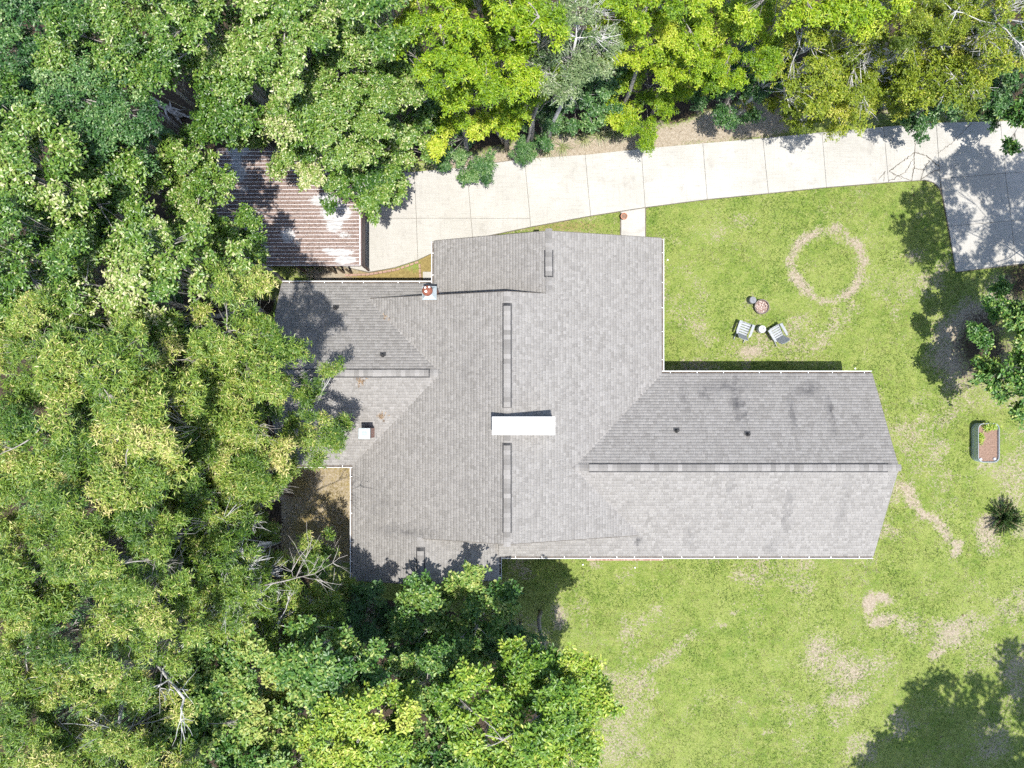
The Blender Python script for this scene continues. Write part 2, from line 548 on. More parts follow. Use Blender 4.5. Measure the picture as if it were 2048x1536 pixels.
LAWN = [(1290, 420), (1860, 362), (1915, 545), (2300, 500), (3200, 500), (3200, 2400), (1130, 2400), (1150, 1560), (1160, 1420), (1120, 1330), (1080, 1240), (1060, 1130), (980, 1110), (980, 430)]
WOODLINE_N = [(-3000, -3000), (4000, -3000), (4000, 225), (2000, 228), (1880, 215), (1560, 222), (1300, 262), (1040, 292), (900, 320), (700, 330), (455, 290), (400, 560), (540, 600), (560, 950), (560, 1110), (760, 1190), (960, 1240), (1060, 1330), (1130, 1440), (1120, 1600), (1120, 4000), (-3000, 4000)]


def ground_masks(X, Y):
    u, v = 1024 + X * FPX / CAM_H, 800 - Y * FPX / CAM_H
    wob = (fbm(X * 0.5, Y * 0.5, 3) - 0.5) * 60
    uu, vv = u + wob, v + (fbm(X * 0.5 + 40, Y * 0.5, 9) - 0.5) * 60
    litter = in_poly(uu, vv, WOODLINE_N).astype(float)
    bare = np.zeros_like(u)
    def B(k): np.maximum(bare, k, out=bare)
    w2 = (fbm(X * 1.1, Y * 1.1, 21) - 0.5) * 38
    u2, v2 = u + w2, v - w2
    B(np.clip(1.12 - np.abs(np.hypot(u2 - 1652, v2 - 533) - 70) / 20, 0, 1) * 0.68)
    for (cx, cy, rx, ry, s) in [(1735, 1210, 16, 26, .95), (1768, 1200, 30, 16, .95), (1765, 1242, 30, 14, .9), (1800, 1250, 14, 10, .75),
                                (1905, 1265, 60, 40, .76), (1880, 1300, 20, 16, .8), (1700, 1345, 70, 50, .66), (1640, 1310, 50, 60, .64), (1690, 1400, 55, 35, .66), (1830, 1260, 60, 40, .55), (1600, 1420, 50, 40, .55),
                                (1320, 1215, 22, 20, .7), (1295, 1240, 40, 22, .5), (1985, 1090, 26, 28, .6), (1978, 1050, 28, 36, .75),
                                (1500, 705, 34, 18, .75), (1405, 650, 26, 50, .52), (1420, 680, 30, 20, .5), (1618, 680, 22, 22, .62), (1820, 520, 26, 18, .7), (1850, 420, 14, 16, .6),
                                (1690, 640, 16, 10, .6), (1910, 690, 60, 75, .9), (1955, 640, 60, 55, .85), (1965, 720, 70, 65, .85), (1925, 760, 45, 30, .62), (2010, 600, 60, 60, .72), (2040, 800, 60, 40, .65),
                                (1230, 1420, 55, 70, .55), (1270, 1440, 30, 40, .5), (1210, 1490, 60, 40, .62), (1120, 1230, 26, 32, .7), (1190, 1370, 60, 50, .45),
                                (1435, 1255, 22, 8, .65), (1470, 1225, 16, 8, .65), (1540, 1460, 18, 12, .65), (1480, 1405, 14, 12, .62), (1490, 440, 40, 24, .5), (1430, 470, 30, 20, .52),
                                (1770, 570, 20, 40, .45), (1880, 840, 40, 22, .5), (1840, 800, 30, 24, .52), (1945, 900, 30, 16, .4), (1880, 910, 40, 30, .5), (2030, 950, 40, 50, .5),
                                (1350, 480, 50, 18, .35), (1990, 1480, 60, 60, .55), (2040, 1350, 60, 90, .6), (1523, 617, 26, 24, .52), (1500, 598, 18, 18, .6), (1974, 928, 30, 8, .7),
                                (1190, 1126, 26, 8, .7), (1600, 1490, 60, 30, .4), (1555, 1330, 40, 26, .35)]:
        B(np.clip(blob(u2, v2, cx, cy, rx * 1.15, ry * 1.15) - .12, 0, 1) * s)
    B(seg(u2, v2, 1795, 975, 1850, 1030, 15) * .7); B(seg(u2, v2, 1850, 1030, 1920, 1092, 17) * .72)
    B(seg(u2, v2, 1290, 1345, 1390, 1270, 18) * .46); B(seg(u2, v2, 1250, 1460, 1290, 1345, 14) * .5)
    B(seg(u2, v2, 1760, 1330, 1690, 1420, 40) * .45)
    bare *= np.clip(.55 + .85 * fbm(X * 1.4, Y * 1.4, 88), .5, 1.15)
    # sandy strip between the drive and the wood
    strip = np.zeros_like(u)
    for a in [(900, 345, 1040, 322), (1040, 316, 1290, 290), (1290, 282, 1420, 262), (1420, 250, 1560, 235)]:
        strip = np.maximum(strip, seg(u2, v2, *a, 36))
    strip = np.maximum(strip, seg(u2, v2, 1560, 238, 1640, 225, 22) * .8)
    strip = np.maximum(strip, blob(u2, v2, 1780, 215, 40, 30) * .7)
    strip = np.maximum(strip, blob(u2, v2, 1920, 225, 50, 24) * .6)
    B(strip * .95)
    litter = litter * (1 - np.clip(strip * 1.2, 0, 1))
    B(blob(u2, v2, 700, 548, 130, 22) * .95)
    moss = np.maximum(blob(u, v, 780, 558, 100, 26), blob(u, v, 1120, 452, 150, 20) * .5)
    nook = ((u > 545) & (u < 735) & (v > 900) & (v < 1125)).astype(float)
    moss = np.maximum(moss, nook * (.25 + .5 * fbm(X * .9, Y * .9, 17)))
    moss = np.maximum(moss, blob(u, v, 855, 530, 20, 40))
    bare = np.maximum(bare, nook * .95)
    litter = np.maximum(litter, blob(u2, v2, 670, 985, 30, 30) * .8)
    litter = np.where((u > 560) & (u < 710) & (v > 925) & (v < 1110), litter * 0.5, litter)
    thin = np.clip((fbm(X * 0.33 + 7, Y * 0.33, 51) - .50) * 2.2, 0, .38) + np.clip((fbm(X * 1.3, Y * 1.3, 61) - .52) * 1.6, 0, .3)
    bare = np.maximum(bare, np.clip(thin, 0, .5))
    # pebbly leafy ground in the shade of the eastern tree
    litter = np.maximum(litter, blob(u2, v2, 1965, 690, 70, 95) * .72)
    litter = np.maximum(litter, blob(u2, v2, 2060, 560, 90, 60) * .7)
    return bare, litter, moss


nx, ny = 430, 340
gx = np.linspace(-43, 43, nx); gy = np.linspace(-33, 35, ny)
# far rings so that the sheet runs on to the horizon
gx = np.concatenate([[-2500, -900, -300, -110], gx, [110, 300, 900, 2500]])
gy = np.concatenate([[-2500, -900, -300, -110], gy, [110, 300, 900, 2500]])
nx, ny = len(gx), len(gy)
GX, GY = np.meshgrid(gx, gy)
gz = (fbm(GX * 0.8, GY * 0.8, 5) - 0.5) * 0.05 + (fbm(GX * 3.1, GY * 3.1, 15, 2) - 0.5) * 0.03
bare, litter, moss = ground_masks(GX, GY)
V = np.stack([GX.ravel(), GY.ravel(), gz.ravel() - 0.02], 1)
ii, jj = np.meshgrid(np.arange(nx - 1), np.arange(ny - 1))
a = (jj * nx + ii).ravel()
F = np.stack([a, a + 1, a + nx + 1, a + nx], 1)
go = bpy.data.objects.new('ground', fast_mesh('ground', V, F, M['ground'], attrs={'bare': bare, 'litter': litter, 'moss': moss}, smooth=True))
link(go); go['kind'] = 'structure'

# ------------------------------------------------------------------ DRIVEWAY
drive_outline = [(500, 352), (727, 352), (905, 337), (1040, 318), (1169, 310), (1283, 298), (1404, 287), (1525, 277), (1643, 265), (1766, 254), (1872, 246), (2000, 243), (2140, 240),
                 (2140, 518), (1912, 545), (1884, 395), (1879, 379), (1866, 366), (1850, 361), (1775, 366), (1652, 376), (1535, 388), (1413, 400), (1290, 416), (1181, 433), (1061, 455), (975, 473),
                 (930, 486), (868, 505), (836, 521), (790, 536), (737, 546), (690, 535), (500, 531)]
G2 = lambda pts: [P(x, y)[:2] for x, y in pts]
drive = MB().prism(ccw(G2(drive_outline)), -0.12, 0.022).build('driveway', M['joint'])
drive['kind'] = 'structure'
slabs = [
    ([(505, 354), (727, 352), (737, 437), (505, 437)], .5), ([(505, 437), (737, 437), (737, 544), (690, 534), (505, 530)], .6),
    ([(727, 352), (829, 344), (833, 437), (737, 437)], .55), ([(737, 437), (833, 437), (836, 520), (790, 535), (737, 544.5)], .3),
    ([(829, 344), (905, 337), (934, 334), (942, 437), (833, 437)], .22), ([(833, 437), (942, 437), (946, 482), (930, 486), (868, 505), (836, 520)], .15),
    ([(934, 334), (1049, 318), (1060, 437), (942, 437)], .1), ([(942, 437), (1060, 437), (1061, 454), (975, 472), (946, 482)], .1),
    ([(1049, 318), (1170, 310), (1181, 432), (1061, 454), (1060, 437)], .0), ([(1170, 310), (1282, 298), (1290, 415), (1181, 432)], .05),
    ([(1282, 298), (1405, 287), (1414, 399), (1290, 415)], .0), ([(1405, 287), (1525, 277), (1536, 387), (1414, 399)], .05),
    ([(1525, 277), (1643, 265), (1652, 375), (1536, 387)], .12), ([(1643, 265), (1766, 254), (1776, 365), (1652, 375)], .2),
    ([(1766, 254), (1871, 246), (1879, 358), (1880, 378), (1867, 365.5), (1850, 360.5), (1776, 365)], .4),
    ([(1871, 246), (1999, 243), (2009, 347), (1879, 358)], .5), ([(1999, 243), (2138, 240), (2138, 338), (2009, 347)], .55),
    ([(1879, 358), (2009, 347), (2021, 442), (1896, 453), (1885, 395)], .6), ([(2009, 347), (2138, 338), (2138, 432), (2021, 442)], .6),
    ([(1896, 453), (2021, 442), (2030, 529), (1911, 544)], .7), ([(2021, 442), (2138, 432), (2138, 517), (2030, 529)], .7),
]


def slab_obj(px_poly, tint, parent, z1=0.06, gap=0.007, mat='concrete', name='concrete_slab'):
    pts = np.array(ccw(G2(px_poly)))
    c = pts.mean(0)
    # inset every edge by the half joint
    n = len(pts); q = []
    for i in range(n):
        p0, p1, p2 = pts[i - 1], pts[i], pts[(i + 1) % n]
        d1 = (p1 - p0) / np.linalg.norm(p1 - p0); d2 = (p2 - p1) / np.linalg.norm(p2 - p1)
        n1 = np.array([-d1[1], d1[0]]); n2 = np.array([-d2[1], d2[0]])
        b = n1 + n2; b /= max(1e-6, np.dot(b, b) / 2)
        q.append(p1 + b * gap)
    mb = MB().prism([tuple(p - c) for p in q], -0.05, z1, tint)
    o = mb.build(name, M[mat], parent, loc=(c[0], c[1], RNG.uniform(-0.004, 0.004)))
    m = o.modifiers.new('bevel', 'BEVEL'); m.width = 0.012; m.segments = 2; m.limit_method = 'ANGLE'
    return o


for poly, ti in slabs: slab_obj(poly, ti, drive)
# cracks in the slab by the turn
def ribbon(mb, pts, wd, z):
    p = []
    for i in range(len(pts) - 1):
        (x0, y0), (x1, y1) = pts[i], pts[i + 1]
        k = max(2, int(math.hypot(x1 - x0, y1 - y0) / 3))
        for j in range(k): p.append((x0 + (x1 - x0) * j / k + RNG.normal() * .7, y0 + (y1 - y0) * j / k + RNG.normal() * .7))
    p.append(pts[-1])
    g = [Vector(P(*q)) for q in p]
    for i in range(len(g) - 1):
        d = (g[i + 1] - g[i]); d.normalize(); nn = Vector((-d.y, d.x, 0)) * wd * RNG.uniform(.5, 1.2)
        a, b = g[i] - d * .01, g[i + 1] + d * .01
        mb.add([(a - nn)[:2] + (z,), (b - nn)[:2] + (z,), (b + nn)[:2] + (z,), (a + nn)[:2] + (z,)] if False else [(a.x - nn.x, a.y - nn.y, z), (b.x - nn.x, b.y - nn.y, z), (b.x + nn.x, b.y + nn.y, z), (a.x + nn.x, a.y + nn.y, z)], [(0, 1, 2, 3)])


cr = MB()
K = lambda x, y: (1536 + x / 3, y / 3)
for l, wd in [([(875, 918), (945, 935), (1020, 1000)], .022), ([(875, 918), (790, 980), (722, 1030)], .02), ([(875, 918), (872, 1000), (858, 1085)], .02), ([(1025, 1020), (960, 1045), (915, 1080)], .017),
              ([(965, 965), (930, 1020), (910, 1080)], .015), ([(865, 960), (820, 1035), (720, 1090)], .015), ([(722, 1030), (785, 1060), (860, 1085)], .012), ([(880, 800), (876, 918)], .014),
              ([(690, 1090), (700, 1030), (660, 1080)], .01), ([(1015, 920), (1100, 860), (1220, 740)], .011), ([(860, 1010), (960, 1025)], .01), ([(740, 1040), (800, 1075)], .012)]:
    ribbon(cr, [K(*q) for q in l], wd, 0.0665 + 0.0004 * len(cr.f) / 100)
cr.build('crack', M['crack'], drive)

walk = MB().prism(ccw(G2([(1240, 424), (1292, 415), (1292, 520), (1240, 520)])), -0.1, 0.02).build('walkway', M['joint'])
walk['kind'] = 'structure'
slab_obj([(1242, 423.5), (1290, 416), (1290, 520), (1242, 520)], 0.05, walk, 0.052)

# ------------------------------------------------------------------ HOUSE
house = thing('house', 'sprawling single storey brick house under grey shingled gable roofs', 'house', (0, 0, 0))
ZE, PT = 2.70, 0.34
X0, ZR = -0.22, 5.24
fW = lambda x, y: ZR - PT * (X0 - x)
fE = lambda x, y: ZR - PT * (x - X0)
YR2, ZR2 = -3.13, 4.20
fEN = lambda x, y: ZR2 - PT * (y - YR2)
fES = lambda x, y: ZR2 - PT * (YR2 - y)
YR3, ZR3 = 1.245, 4.19
fWN = lambda x, y: ZR3 - PT * (y - YR3)
fWS = lambda x, y: ZR3 - PT * (YR3 - y)
XN, ZN = 1.68, fE(1.68, 0)
SN = (ZN - ZE) / (XN + 3.77)
fNL = lambda x, y: ZN - SN * (XN - x)
XS = -4.27; ZS = fW(XS, 0)
fSR = lambda x, y: ZS - PT * (x - XS)
YN, YS = 4.85, -6.45
planes = [
    # name of slope, height, polygon (first edge direction = along the eave), downhill direction, stain spots
    ('roof_slope', fE, [(X0, YS), (6.16, YS), (2.84, YR2), (7.22, 1.28), (7.22, 7.82), (XN, 7.72), (XN, YN), (X0, YN)], (1, 0), []),
    ('roof_slope', fW, [(X0, YN), (-6.91, YN), (-3.31, YR3), (-7.70, -3.14), (-7.70, -8.72), (XS, -8.62), (XS, YS), (X0, YS)], (-1, 0), [(-5.0, -6.2, 1.8, .4, .6), (-6.3, -5.0, .8, .8, .35), (-2.0, 1.5, .8, 1.4, .25)]),
    ('roof_slope', fEN, [(2.84, YR2), (17.88, YR2), (17.40, 1.28), (7.22, 1.28)], (0, 1), [(10.7, .2, .38, 1.3, 1.0), (11.05, -.4, .2, 1.2, 1.0), (10.2, .7, 1.6, .5, .6), (15.1, -.6, .18, 1.1, 1.0), (14.2, .6, .8, .5, .8), (13.3, -.4, .22, 1.6, .8), (9.3, .4, .4, .6, .8), (16.2, -1.5, .3, .9, .5), (8.2, .2, .25, 1.0, .5)]),
    ('roof_slope', fES, [(17.88, YR2), (2.84, YR2), (6.01, -6.30), (-0.63, -6.30), (-0.63, -7.54), (17.46, -7.54)], (0, -1), [(6.05, -6.85, .2, .55, 1.0), (8.5, -6.6, .3, .6, .5), (13, -5.4, .25, 1.7, .6), (12.6, -7, .5, .5, .5), (15.6, -5.0, .3, 1.6, .35), (10.2, -4.6, .25, 1.3, .35)]),
    ('roof_slope', fWN, [(-3.31, YR3), (-6.91, YN), (-6.81, 4.75), (-2.90, 4.75), (-3.77, 5.63), (-11.13, 5.63), (-11.55, YR3)], (0, 1), []),
    ('roof_slope', fWS, [(-11.55, YR3), (-11.13, -3.14), (-7.70, -3.14), (-3.31, YR3)], (0, -1), []),
    ('roof_slope', fNL, [(XN, 7.72), (-3.77, 7.68), (-3.77, 5.63), (-2.77, 4.62), (XN, 4.62)], (-1, 0), []),
    ('roof_slope', fSR, [(XS, -8.62), (-0.63, -8.72), (-0.63, -6.25), (XS, -6.25)], (1, 0), []),
]
EXPO = 0.143


def shingle_plane(name, fz, poly, down, stains, parent):
    """Deck slab + courses of separately tinted, lapped shingle tabs clipped to the slope's outline."""
    poly = ccw(poly)
    n = len(poly)
    mb = MB()
    vs = [(x, y, fz(x, y) - 0.004) for x, y in poly] + [(x, y, fz(x, y) - 0.15) for x, y in poly]
    mb.add(vs, [tuple(range(n)), tuple(range(n, 2 * n))[::-1]] + [((i + 1) % n, i, n + i, n + (i + 1) % n) for i in range(n)])
    deck = mb.build(name, M['deck'], parent)
    dx, dy = down
    ux, uy = -dy, dx                                   # along the course
    pu = np.array([x * ux + y * uy for x, y in poly]); pv = np.array([x * dx + y * dy for x, y in poly])   # v grows downhill
    vmax, vmin = pv.max(), pv.min()
    cosp = 1 / math.sqrt(1 + PT * PT)
    step = EXPO * cosp

    def spans(v):
        xs = []
        for i in range(n):
            v0, v1 = pv[i], pv[(i + 1) % n]
            if (v0 > v) != (v1 > v):
                xs.append(pu[i] + (pu[(i + 1) % n] - pu[i]) * (v - v0) / (v1 - v0))
        xs.sort()
        return [(xs[i], xs[i + 1]) for i in range(0, len(xs) - 1, 2)]
    Vv, Ff, T, S = [], [], [], []
    r = 0
    v = vmax + 0.015
    while v > vmin:
        vt = max(v - step, vmin + 1e-4)
        vb = v
        sb, st = spans(min(vb, vmax - 1e-4)), spans(vt)
        if len(sb) != len(st):
            mid = spans((min(vb, vmax - 1e-4) + vt) / 2)
            sb = st = mid
        for (a0, a1), (c0, c1) in zip(sb, st):
            u = min(a0, c0) - RNG.uniform(0, 0.3)
            end = max(a1, c1)
            while u < end:
                wd = RNG.choice([0.08, 0.12, 0.16, 0.20, 0.25])
                b0, b1 = np.clip([u, u + wd - 0.004], a0, a1)
                t0, t1 = np.clip([u, u + wd - 0.004], c0, c1)
                u += wd
                if b1 - b0 < 0.004 and t1 - t0 < 0.004: continue
                up = 0.014 + RNG.uniform(0, 0.006)
                k = len(Vv)
                drop = RNG.uniform(0, 0.006)
                for (uu, vv, h) in ((b0, vb + drop, up), (b1, vb + drop, up), (t1, vt - 0.0, 0.004), (t0, vt - 0.0, 0.004), (b0, vb + drop, -0.01), (b1, vb + drop, -0.01)):
                    x, y = uu * ux + vv * dx, uu * uy + vv * dy
                    Vv.append((x, y, fz(x, y) + h))
                Ff += [(k, k + 1, k + 2, k + 3), (k + 4, k + 5, k + 1, k)]
                tn = RNG.beta(2.2, 2.2)
                T += [tn, tn * .6]
                x, y = (b0 + b1) / 2 * ux + vb * dx, (b0 + b1) / 2 * uy + vb * dy
                s = 0.0
                for (sx, sy, rx, ry, am) in stains:
                    s = max(s, am * max(0, 1.2 - math.hypot((x - sx) / rx, (y - sy) / ry)))
                S += [s, s]
        v -= step
        r += 1
    me = fast_mesh('shingles', Vv, Ff, M['shingle'], domain='FACE', attrs={'tint': T, 'stain': S})
    o = bpy.data.objects.new('shingles', me)
    link(o, deck); o['kind'] = 'stuff'
    return deck


for pl in planes: shingle_plane(*pl, house)

# soffit boards under the rakes / fascia (white edge trim)
def trim(p0, p1, hgt=0.16, th=0.03, mat='deck', name='rake_board'):
    a, b = Vector(p0), Vector(p1)
    d = (b - a); L = d.length
    x = d.normalized(); s = Vector((0, 0, 1)).cross(x).normalized(); up = x.cross(s)
    Mx = Matrix(((x.x, s.x, up.x, a.x), (x.y, s.y, up.y, a.y), (x.z, s.z, up.z, a.z), (0, 0, 0, 1)))
    o = MB().box(0, L, -th / 2, th / 2, -hgt, 0).build(name, M[mat], house)
    o.matrix_world = Mx
    return o


for (a, b, f) in [((X0, YS - .02), (6.1, YS - .02), fE), ((X0, YS - .02), (XS, YS - .02), fW), ((XN, YN + .02), (X0, YN + .02), fE), ((X0, YN + .02), (-6.9, YN + .02), fW),
                  ((17.895, YR2), (17.415, 1.28), fEN), ((17.895, YR2), (17.475, -7.54), fES), ((-11.565, YR3), (-11.145, 5.63), fWN), ((-11.565, YR3), (-11.145, -3.14), fWS),
                  ((XN, 7.735), (7.22, 7.835), fE), ((XN, 7.735), (-3.77, 7.695), fNL), ((XS, -8.635), (-7.70, -8.735), fW), ((XS, -8.635), (-0.63, -8.735), fSR)]:
    trim((a[0], a[1], f(*a) - 0.035), (b[0], b[1], f(*b) - 0.035))

# ridge vents and ridge caps
def cap_mesh(pitch, half, length):
    c = math.sqrt(1 + pitch * pitch)
    h = half / c
    mb = MB()
    z = -h * pitch
    t0, t1 = 0.020, 0.010
    vs = [(-h, 0, z + t0), (0, 0, t0), (h, 0, z + t0), (-h, length, z + t1), (0, length, t1), (h, length, z + t1),
          (-h, 0, z), (0, 0, 0), (h, 0, z), (-h, length, z), (0, length, 0), (h, length, z)]
    mb.add(vs, [(0, 1, 4, 3), (1, 2, 5, 4), (6, 7, 1, 0), (7, 8, 2, 1), (3, 9, 6, 0), (2, 8, 11, 5)])
    return mb


CAPM = [None] * 6
for i in range(6):
    mb = cap_mesh(PT, 0.165, 0.235)
    mb.t = [0.12 + 0.14 * i] * len(mb.f)
    CAPM[i] = mb.mesh('ridge_cap', M['cap'])


def ridge(p0, p1, z, vent=None):
    """Caps laid along a level ridge; vent=(from, to) as metres along it is raised on a black vent strip."""
    a, b = Vector((p0[0], p0[1], z)), Vector((p1[0], p1[1], z))
    d = b - a; L = d.length; d.normalize()
    rz = math.atan2(d.y, d.x) - PI / 2
    vents = vent or []
    vobj = []
    for (v0, v1) in vents:
        mb = MB()
        h = 0.150
        zz = -h * PT
        vs = [(-h, v0, zz + .055), (0, v0, .055), (h, v0, zz + .055), (-h, v1, zz + .055), (0, v1, .055), (h, v1, zz + .055), (-h, v0, zz - .01), (h, v0, zz - .01), (-h, v1, zz - .01), (h, v1, zz - .01)]
        mb.add(vs, [(0, 1, 4, 3), (1, 2, 5, 4), (6, 0, 3, 8), (2, 7, 9, 5), (6, 7, 2, 1, 0), (8, 3, 4, 5, 9)])
        h2 = h + .06; zz2 = -h2 * PT
        mb.add([(-h2, v0, zz2 + .022), (-h, v0, zz + .024), (-h, v1, zz + .024), (-h2, v1, zz2 + .022), (h2, v0, zz2 + .022), (h, v0, zz + .024), (h, v1, zz + .024), (h2, v1, zz2 + .022)], [(0, 1, 2, 3), (5, 4, 7, 6)])
        o = mb.build('ridge_vent', M['vent'], house)
        o.location = a; o.rotation_euler = (0, 0, rz)
        vobj.append((v0, v1, o))
    y = 0.0
    while y < L - 0.05:
        par, up = house, 0.02
        for v0, v1, o in vobj:
            if v0 - .01 <= y < v1 - 0.05: par, up = o, 0.06
        c = bpy.data.objects.new('ridge_cap', CAPM[RNG.integers(0, 6)])
        link(c, par)
        if par is house:
            c.location = a + d * y + Vector((0, 0, up)); c.rotation_euler = (0, 0, rz)
        else:
            c.location = (RNG.uniform(-.004, .004), y, up)
        y += 0.215


ridge((X0, YN), (X0, YS), ZR, [(0.51, 5.2), (6.77, 10.8)])
ridge((2.70, YR2), (17.86, YR2), ZR2, [(0.86, 14.7)])
ridge((-3.2, YR3), (-11.5, YR3), ZR3, [(0.6, 7.6)])
ridge((XN, YN - .05), (XN, 7.70), ZN, [(0.81, 2.05)])
ridge((XS, YS + .05), (XS, -8.60), ZS, [(0.48, 2.1)])

# gutters
def gutter(p0, p1, out, z):
    """White K-style trough along p0-p1, out = outward direction, with strap hangers."""
    a, b = Vector((*p0, z)), Vector((*p1, z))
    d = b - a; L = d.length; x = d.normalized(); s = Vector((*out, 0))
    up = Vector((0, 0, 1))
    Mx = Matrix(((x.x, s.x, 0, a.x), (x.y, s.y, 0, a.y), (x.z, s.z, 1, a.z), (0, 0, 0, 1)))
    prof = [(0.0, -0.02), (0.0, -0.13), (0.085, -0.13), (0.125, -0.05), (0.125, -0.012), (0.108, -0.012), (0.105, -0.05), (0.075, -0.118), (0.014, -0.118), (0.014, -0.02)]
    k = len(prof)
    mb = MB()
    vs = [(0, y, zz) for y, zz in prof] + [(L, y, zz) for y, zz in prof]
    mb.add(vs, [tuple(range(k)), tuple(range(k, 2 * k))[::-1]] + [(i, k + i, k + (i + 1) % k, (i + 1) % k) for i in range(k)])
    g = mb.build('gutter', M['white'], house)
    g.matrix_world = Mx
    bm = MB(); bm.box(0.02, L - 0.02, 0.016, 0.088, -0.116, -0.085)
    bm.build('gutter_debris', M['gutter_in'], g)
    nh = max(2, int(L / 1.15))
    hm = MB().box(-0.014, 0.014, -0.03, 0.118, -0.030, -0.008).mesh('gutter_hanger', M['white'])
    for i in range(nh):
        h = bpy.data.objects.new('gutter_hanger', hm); link(h, g)
        h.location = (L * (i + .5 + RNG.uniform(-.25, .25)) / nh, 0, 0)


ZG = ZE - 0.0
gutter((7.225, 1.41), (7.225, 7.80), (1, 0), ZG)
gutter((7.23, 1.285), (17.40, 1.285), (0, 1), ZG)
gutter((-0.50, -7.545), (17.46, -7.545), (0, -1), ZG)
gutter((-0.625, -7.60), (-0.625, -8.70), (1, 0), ZG - .07)
gutter((-7.705, -3.28), (-7.705, -8.70), (-1, 0), ZG)
gutter((-11.12, -3.145), (-7.72, -3.145), (0, -1), ZG)
gutter((-11.12, 5.635), (-3.90, 5.635), (0, 1), ZG)
gutter((-3.775, 5.66), (-3.775, 7.66), (-1, 0), ZG)

# walls
def wall(poly):
    w_ = MB().prism(ccw(poly), -0.1, 2.56).build('brick_wall', M['brick'], house)
    return w_


w_main = wall([(-7.2, -6.1), (6.7, -6.1), (6.7, 4.5), (-7.2, 4.5)])
w_n = wall([(-3.3, 4.52), (6.72, 4.52), (6.72, 7.25), (-3.3, 7.25)])
w_s = wall([(-7.18, -8.2), (-1.1, -8.2), (-1.1, -6.12), (-7.18, -6.12)])
w_e = wall([(6.72, -6.5), (16.9, -6.5), (16.9, 0.75), (6.72, 0.75)])
w_w = wall([(-10.7, -2.65), (-7.22, -2.65), (-7.22, 5.1), (-10.7, 5.1)])
# gable triangles above the walls
def gable(a, b, c, nrm, th=0.16):
    mb = MB()
    n_ = Vector((*nrm, 0)) * th
    vs = [a, b, c]
    mb.add([tuple(v) for v in vs] + [tuple(Vector(v) - n_) for v in vs], [(0, 1, 2), (5, 4, 3), (0, 3, 4, 1), (1, 4, 5, 2), (2, 5, 3, 0)])
    mb.build('gable_wall', M['soffit'], house)


gable((16.93, -6.5, 2.54), (16.93, .75, 2.54), (16.93, YR2, ZR2 - .2), (1, 0))
gable((-10.73, 5.1, 2.54), (-10.73, -2.65, 2.54), (-10.73, YR3, ZR3 - .2), (-1, 0))
gable((6.72, 7.28, 2.54), (-3.3, 7.28, 2.54), (XN, 7.28, ZN - .2), (0, 1))
gable((-7.18, -8.23, 2.54), (-1.1, -8.23, 2.54), (XS, -8.23, ZS - .2), (0, -1))
gable((-6.4, YS + .3, 2.9), (6.0, YS + .3, 2.9), (X0, YS + .3, ZR - .2), (0, -1))
gable((6.0, YN - .3, 2.9), (-6.4, YN - .3, 2.9), (X0, YN - .3, ZR - .2), (0, 1))


def window(x, y, nrm, wd=1.1, hg=1.2, z=1.0):
    nx_, ny_ = nrm
    e = Matrix(((-ny_, nx_, 0, x), (nx_, ny_, 0, y), (0, 0, 1, z), (0, 0, 0, 1)))
    o = MB()
    for bx in ((-wd / 2, wd / 2, 0, .05, 0, .06), (-wd / 2, wd / 2, 0, .05, hg - .06, hg), (-wd / 2, -wd / 2 + .06, 0, .05, .06, hg - .06), (wd / 2 - .06, wd / 2, 0, .05, .06, hg - .06), (-wd / 2 + .06, wd / 2 - .06, .005, .045, hg / 2 - .02, hg / 2 + .02)):
        o.box(*bx)
    wn = o.build('window', M['white'], house)
    wn.matrix_world = e
    MB().box(-wd / 2 + .05, wd / 2 - .05, -.03, .02, .05, hg - .05).build('pane', M['glass'], wn)


for x in (8.6, 11.4, 14.6): window(x, .752, (0, 1))
for x in (8.8, 11.8, 14.8): window(x, -6.502, (0, -1))
for y in (2.6, 6.0): window(6.722, y, (1, 0))
window(-7.202, -4.6, (-1, 0)); window(-9.0, 5.102, (0, 1)); window(-9.2, -2.652, (0, -1)); window(16.902, -3.0, (1, 0)); window(-4.2, -8.202, (0, -1))
dr = MB().box(-.46, .46, 0, .05, 0, 2.05).build('door', M['white'], house); dr.location = (4.2, 7.252, 0)
MB().lathe([(.03, 0), (.035, .03), (.02, .06)], 10).build('handle', M['pipe'], dr).matrix_local = Matrix.Translation((.36, .05, 1.0)) @ Matrix.Rotation(-PI / 2, 4, 'X')
dr = MB().box(-.5, .5, -.05, 0, 0.2, 2.25).build('door', M['brown'], house); dr.location = (5.9, -6.502, 0)
MB().lathe([(.03, 0), (.035, .03), (.02, .06)], 10).build('handle', M['pipe'], dr).matrix_local = Matrix.Translation((.4, -.05, 1.2)) @ Matrix.Rotation(PI / 2, 4, 'X')

# long white capped clerestory box astride the ridge
sk = MB().box(-0.84, 1.85, -1.50, -0.765, 4.2, 5.80).build('roof_box', M['soffit'], house)
MB().box(-0.875, 1.885, -1.53, -0.735, 5.80, 5.87).build('white_lid', M['white'], sk, bevel=0.01)
fl = MB()
for (x0, x1, y0, y1) in ((-0.93, -.842, -1.58, -.70), (1.852, 1.96, -1.58, -.70)):
    for (yy0, yy1) in ((y0, y1),):
        f = fW if x0 < 0 else fE
        vs = [(x0, yy0, f(x0, 0) + .03), (x1, yy0, f(x1, 0) + .03), (x1, yy1, f(x1, 0) + .03), (x0, yy1, f(x0, 0) + .03)]
        fl.add(vs + [(v[0], v[1], v[2] - .03) for v in vs], [(0, 1, 2, 3), (0, 4, 5, 1), (1, 5, 6, 2), (2, 6, 7, 3), (3, 7, 4, 0)])
fl.build('flashing', M['cap'], sk)

